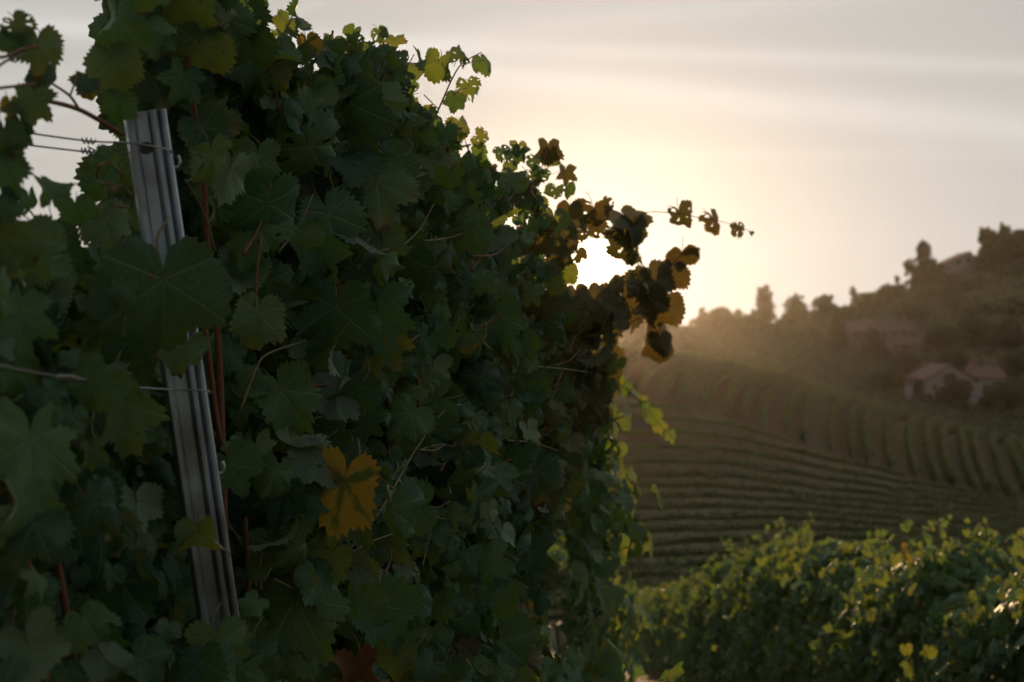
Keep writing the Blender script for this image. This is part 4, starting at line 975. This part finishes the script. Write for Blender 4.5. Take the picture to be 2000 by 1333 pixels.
# ------------------------------------------------------------------ houses
def house(px0, px1, Y, py_base, py_eave, py_ridge, wall_mat, label, depth=7.0, gable_front=False, windows=(), ridge_px=None, chimney=None, yaw=0):
    k = Y / F; b = P((px0 + px1) / 2, py_base, Y); b.z = min(b.z, ground(b.x, b.y)) - .3
    e = empty('house', b); tag(e, label, 'house', 'houses on the far hill')
    W = (px1 - px0) * k; He = (EYE + (666 - py_eave) * k) - b.z; Hr = (EYE + (666 - py_ridge) * k) - b.z
    x0, x1, y0, y1 = b.x - W / 2, b.x + W / 2, b.y, b.y + depth; z = b.z; w = MB()
    rx = b.x if ridge_px is None else (ridge_px - 1000) * k
    if gable_front:
        w.poly([(x0, y0, z), (x1, y0, z), (x1, y0, z + He), (rx, y0, z + Hr - .1), (x0, y0, z + He)]); w.poly([(x1, y1, z), (x0, y1, z), (x0, y1, z + He), (rx, y1, z + Hr - .1), (x1, y1, z + He)])
        w.poly([(x0, y1, z), (x0, y0, z), (x0, y0, z + He), (x0, y1, z + He)]); w.poly([(x1, y0, z), (x1, y1, z), (x1, y1, z + He), (x1, y0, z + He)])
    else:
        ym = (y0 + y1) / 2
        w.poly([(x0, y0, z), (x1, y0, z), (x1, y0, z + He), (x0, y0, z + He)]); w.poly([(x1, y1, z), (x0, y1, z), (x0, y1, z + He), (x1, y1, z + He)])
        w.poly([(x0, y1, z), (x0, y0, z), (x0, y0, z + He), (x0, ym, z + Hr - .1), (x0, y1, z + He)]); w.poly([(x1, y0, z), (x1, y1, z), (x1, y1, z + He), (x1, ym, z + Hr - .1), (x1, y0, z + He)])
    w.build('wall', MATS[wall_mat], e)
    r_ = MB(); o = .45; t = .18
    def slab(a, b_, c, d):
        n0 = len(r_.v)
        for p in (a, b_, c, d): r_.v.append(Vector(p))
        for p in (a, b_, c, d): r_.v.append(Vector(p) + Vector((0, 0, t)))
        for f in ((3, 2, 1, 0), (4, 5, 6, 7), (0, 1, 5, 4), (1, 2, 6, 5), (2, 3, 7, 6), (3, 0, 4, 7)): r_.f.append(tuple(n0 + i for i in f))
    if gable_front:
        sl = (Hr - He) / max(.5, rx - x0); sr = (Hr - He) / max(.5, x1 - rx)
        slab((x0 - o, y0 - o, z + He - o * sl), (rx, y0 - o, z + Hr), (rx, y1 + o, z + Hr), (x0 - o, y1 + o, z + He - o * sl))
        slab((rx + .01, y0 - o, z + Hr), (x1 + o, y0 - o, z + He - o * sr), (x1 + o, y1 + o, z + He - o * sr), (rx + .01, y1 + o, z + Hr))
    else:
        ym = (y0 + y1) / 2; s = (Hr - He) / (depth / 2)
        slab((x0 - o, y0 - o, z + He - o * s), (x1 + o, y0 - o, z + He - o * s), (x1 + o, ym, z + Hr), (x0 - o, ym, z + Hr))
        slab((x0 - o, ym + .01, z + Hr), (x1 + o, ym + .01, z + Hr), (x1 + o, y1 + o, z + He - o * s), (x0 - o, y1 + o, z + He - o * s))
    roof = r_.build('roof', MATS['roof_tile'], e)
    if chimney:
        c = MB(); cx = (chimney - 1000) * k; c.box((cx, b.y + depth * .5, z + Hr + .3), (.7, .7, 1.6)); c.box((cx, b.y + depth * .5, z + Hr + 1.15), (.9, .9, .12)); c.build('chimney', MATS['chimney_brick'], roof)
    for (wx, wy, ww, wh) in windows:
        cx = (wx - 1000) * k; cz = EYE + (666 - wy) * k
        wi = MB(); f = .09
        for (ax, az, sx, sz) in ((0, wh * k / 2, ww * k + f, f), (0, -wh * k / 2, ww * k + f, f), (-ww * k / 2, 0, f, wh * k), (ww * k / 2, 0, f, wh * k)): wi.box((cx + ax, y0 - .02, cz + az), (sx, .1, sz))
        wo_ = wi.build('window', MATS['shutter'], e)
        g = MB(); g.box((cx, y0 - .012, cz), (ww * k, .02, wh * k)); g.build('pane', MATS['window_glass'], wo_)
    return e
house(1846, 1912, 324, 545, 514, 492, 'plaster_white', 'pale hilltop house with a pitched roof between the conifer and the wood', 8, True, [(1892, 508, 5, 7), (1872, 512, 5, 7)], ridge_px=1894)
house(1655, 1792, 262, 690, 646, 628, 'plaster_pink', 'long low farmhouse with terracotta roof behind the two cone-shaped trees', 7, False, [(1672, 655, 5, 7), (1728, 655, 5, 7), (1748, 655, 5, 7), (1766, 655, 5, 7), (1782, 655, 5, 7)], chimney=1776)
house(1742, 1794, 246, 688, 672, 660, 'plaster_pink', 'small pink outbuilding with a tiled roof in front of the long farmhouse', 4, False, [(1768, 680, 6, 6)])
house(1806, 1905, 192, 800, 742, 714, 'plaster_white', 'white house with a low gable behind the big dome-shaped tree', 9, True, [(1826, 757, 5, 8), (1893, 756, 5, 8)], ridge_px=1858)
house(1905, 1962, 196, 800, 738, 718, 'plaster_white', 'side wing of red-tiled roof adjoining the white house on its right', 7, False, [(1925, 756, 5, 8), (1946, 756, 5, 8)], chimney=1915)
house(1772, 1783, 186, 765, 741, 736, 'plaster_white', 'tiny white hut left of the white house', 1.2, False, [(1777, 750, 3, 5)])

# ------------------------------------------------------------------ rough cover on the hillside and grass by the track
def cover(name, n, region, size, mat, label):
    mats = []
    for i in range(n):
        px, Y = region(); X = (px - 1000) / F * Y; g = ground(X, Y); c = Vector((X, Y, g)); h = random.uniform(.3, 1.1) * (1.6 if random.random() < .12 else 1)
        for j in range(9):
            d = rv(.55); p = c + Vector((d.x, d.y, abs(d.z) * h))
            mats.append(frame(p, Vector((d.x, d.y - .3, 1)) + rv(.5), rv(1), size * random.uniform(.5, 1.2)))
    o = merge_leaves(name, mats, LEAF_TINY, MATS[mat], None, 'stuff'); o['label'] = label; o['category'] = 'undergrowth'
cover('undergrowth', 8500, lambda: (random.uniform(1180, 2060), random.choice((random.uniform(146, 230), random.uniform(200, 335)))), .42, 'tree_leaf', 'dark rough undergrowth covering the far hillside')
blades = MB(); tn = []
for i in range(5200):
    Y = 8 + 20 * random.random() ** 1.3; t = random.random(); X = main_x(Y) + .25 + (right_x(Y) - main_x(Y) - .4) * (random.choice((t * .3, 1 - t * .3, t)))
    g = ground(X, Y); h = random.uniform(.05, .22); a = random.uniform(0, 6.28); w = Vector((math.cos(a), math.sin(a), 0)) * .008; l = Vector((random.gauss(0, .05), random.gauss(0, .05), h))
    n0 = len(blades.v); b0 = Vector((X, Y, g - .01)); blades.v += [b0 - w, b0 + w, b0 + l * .6 + w * .6, b0 + l]; blades.f.append((n0, n0 + 1, n0 + 2, n0 + 3)); tn += [random.random()] * 4
go = blades.build('grass', MATS['dry_grass']); at = go.data.attributes.new('tint', 'FLOAT', 'POINT'); at.data.foreach_set('value', tn)
tag(go, 'dry grass blades along the brown track between the rows', 'grass', kind='stuff')

# ------------------------------------------------------------------ evening haze
hz = MB(); hz.box((60, 180, 15), (1500, 590, 100)); hz.v = [Vector(v) for v in hz.v]
hme = hz.mesh('haze'); ho = link('haze', hme); tag(ho, 'warm evening haze hanging over the valley', 'haze', kind='stuff')
hm = bpy.data.materials.new('haze_air'); hm.use_nodes = True; ht = hm.node_tree; ht.nodes.clear()
hv = ht.nodes.new('ShaderNodeVolumePrincipled'); hv.inputs['Color'].default_value = (.95, .90, .86, 1); hv.inputs['Density'].default_value = .000036; hv.inputs['Anisotropy'].default_value = .87
hout = ht.nodes.new('ShaderNodeOutputMaterial'); ht.links.new(hv.outputs[0], hout.inputs['Volume']); hme.materials.append(hm)
print('objects', len(bpy.data.objects), 'tris', sum(len(m.polygons) for m in bpy.data.meshes))
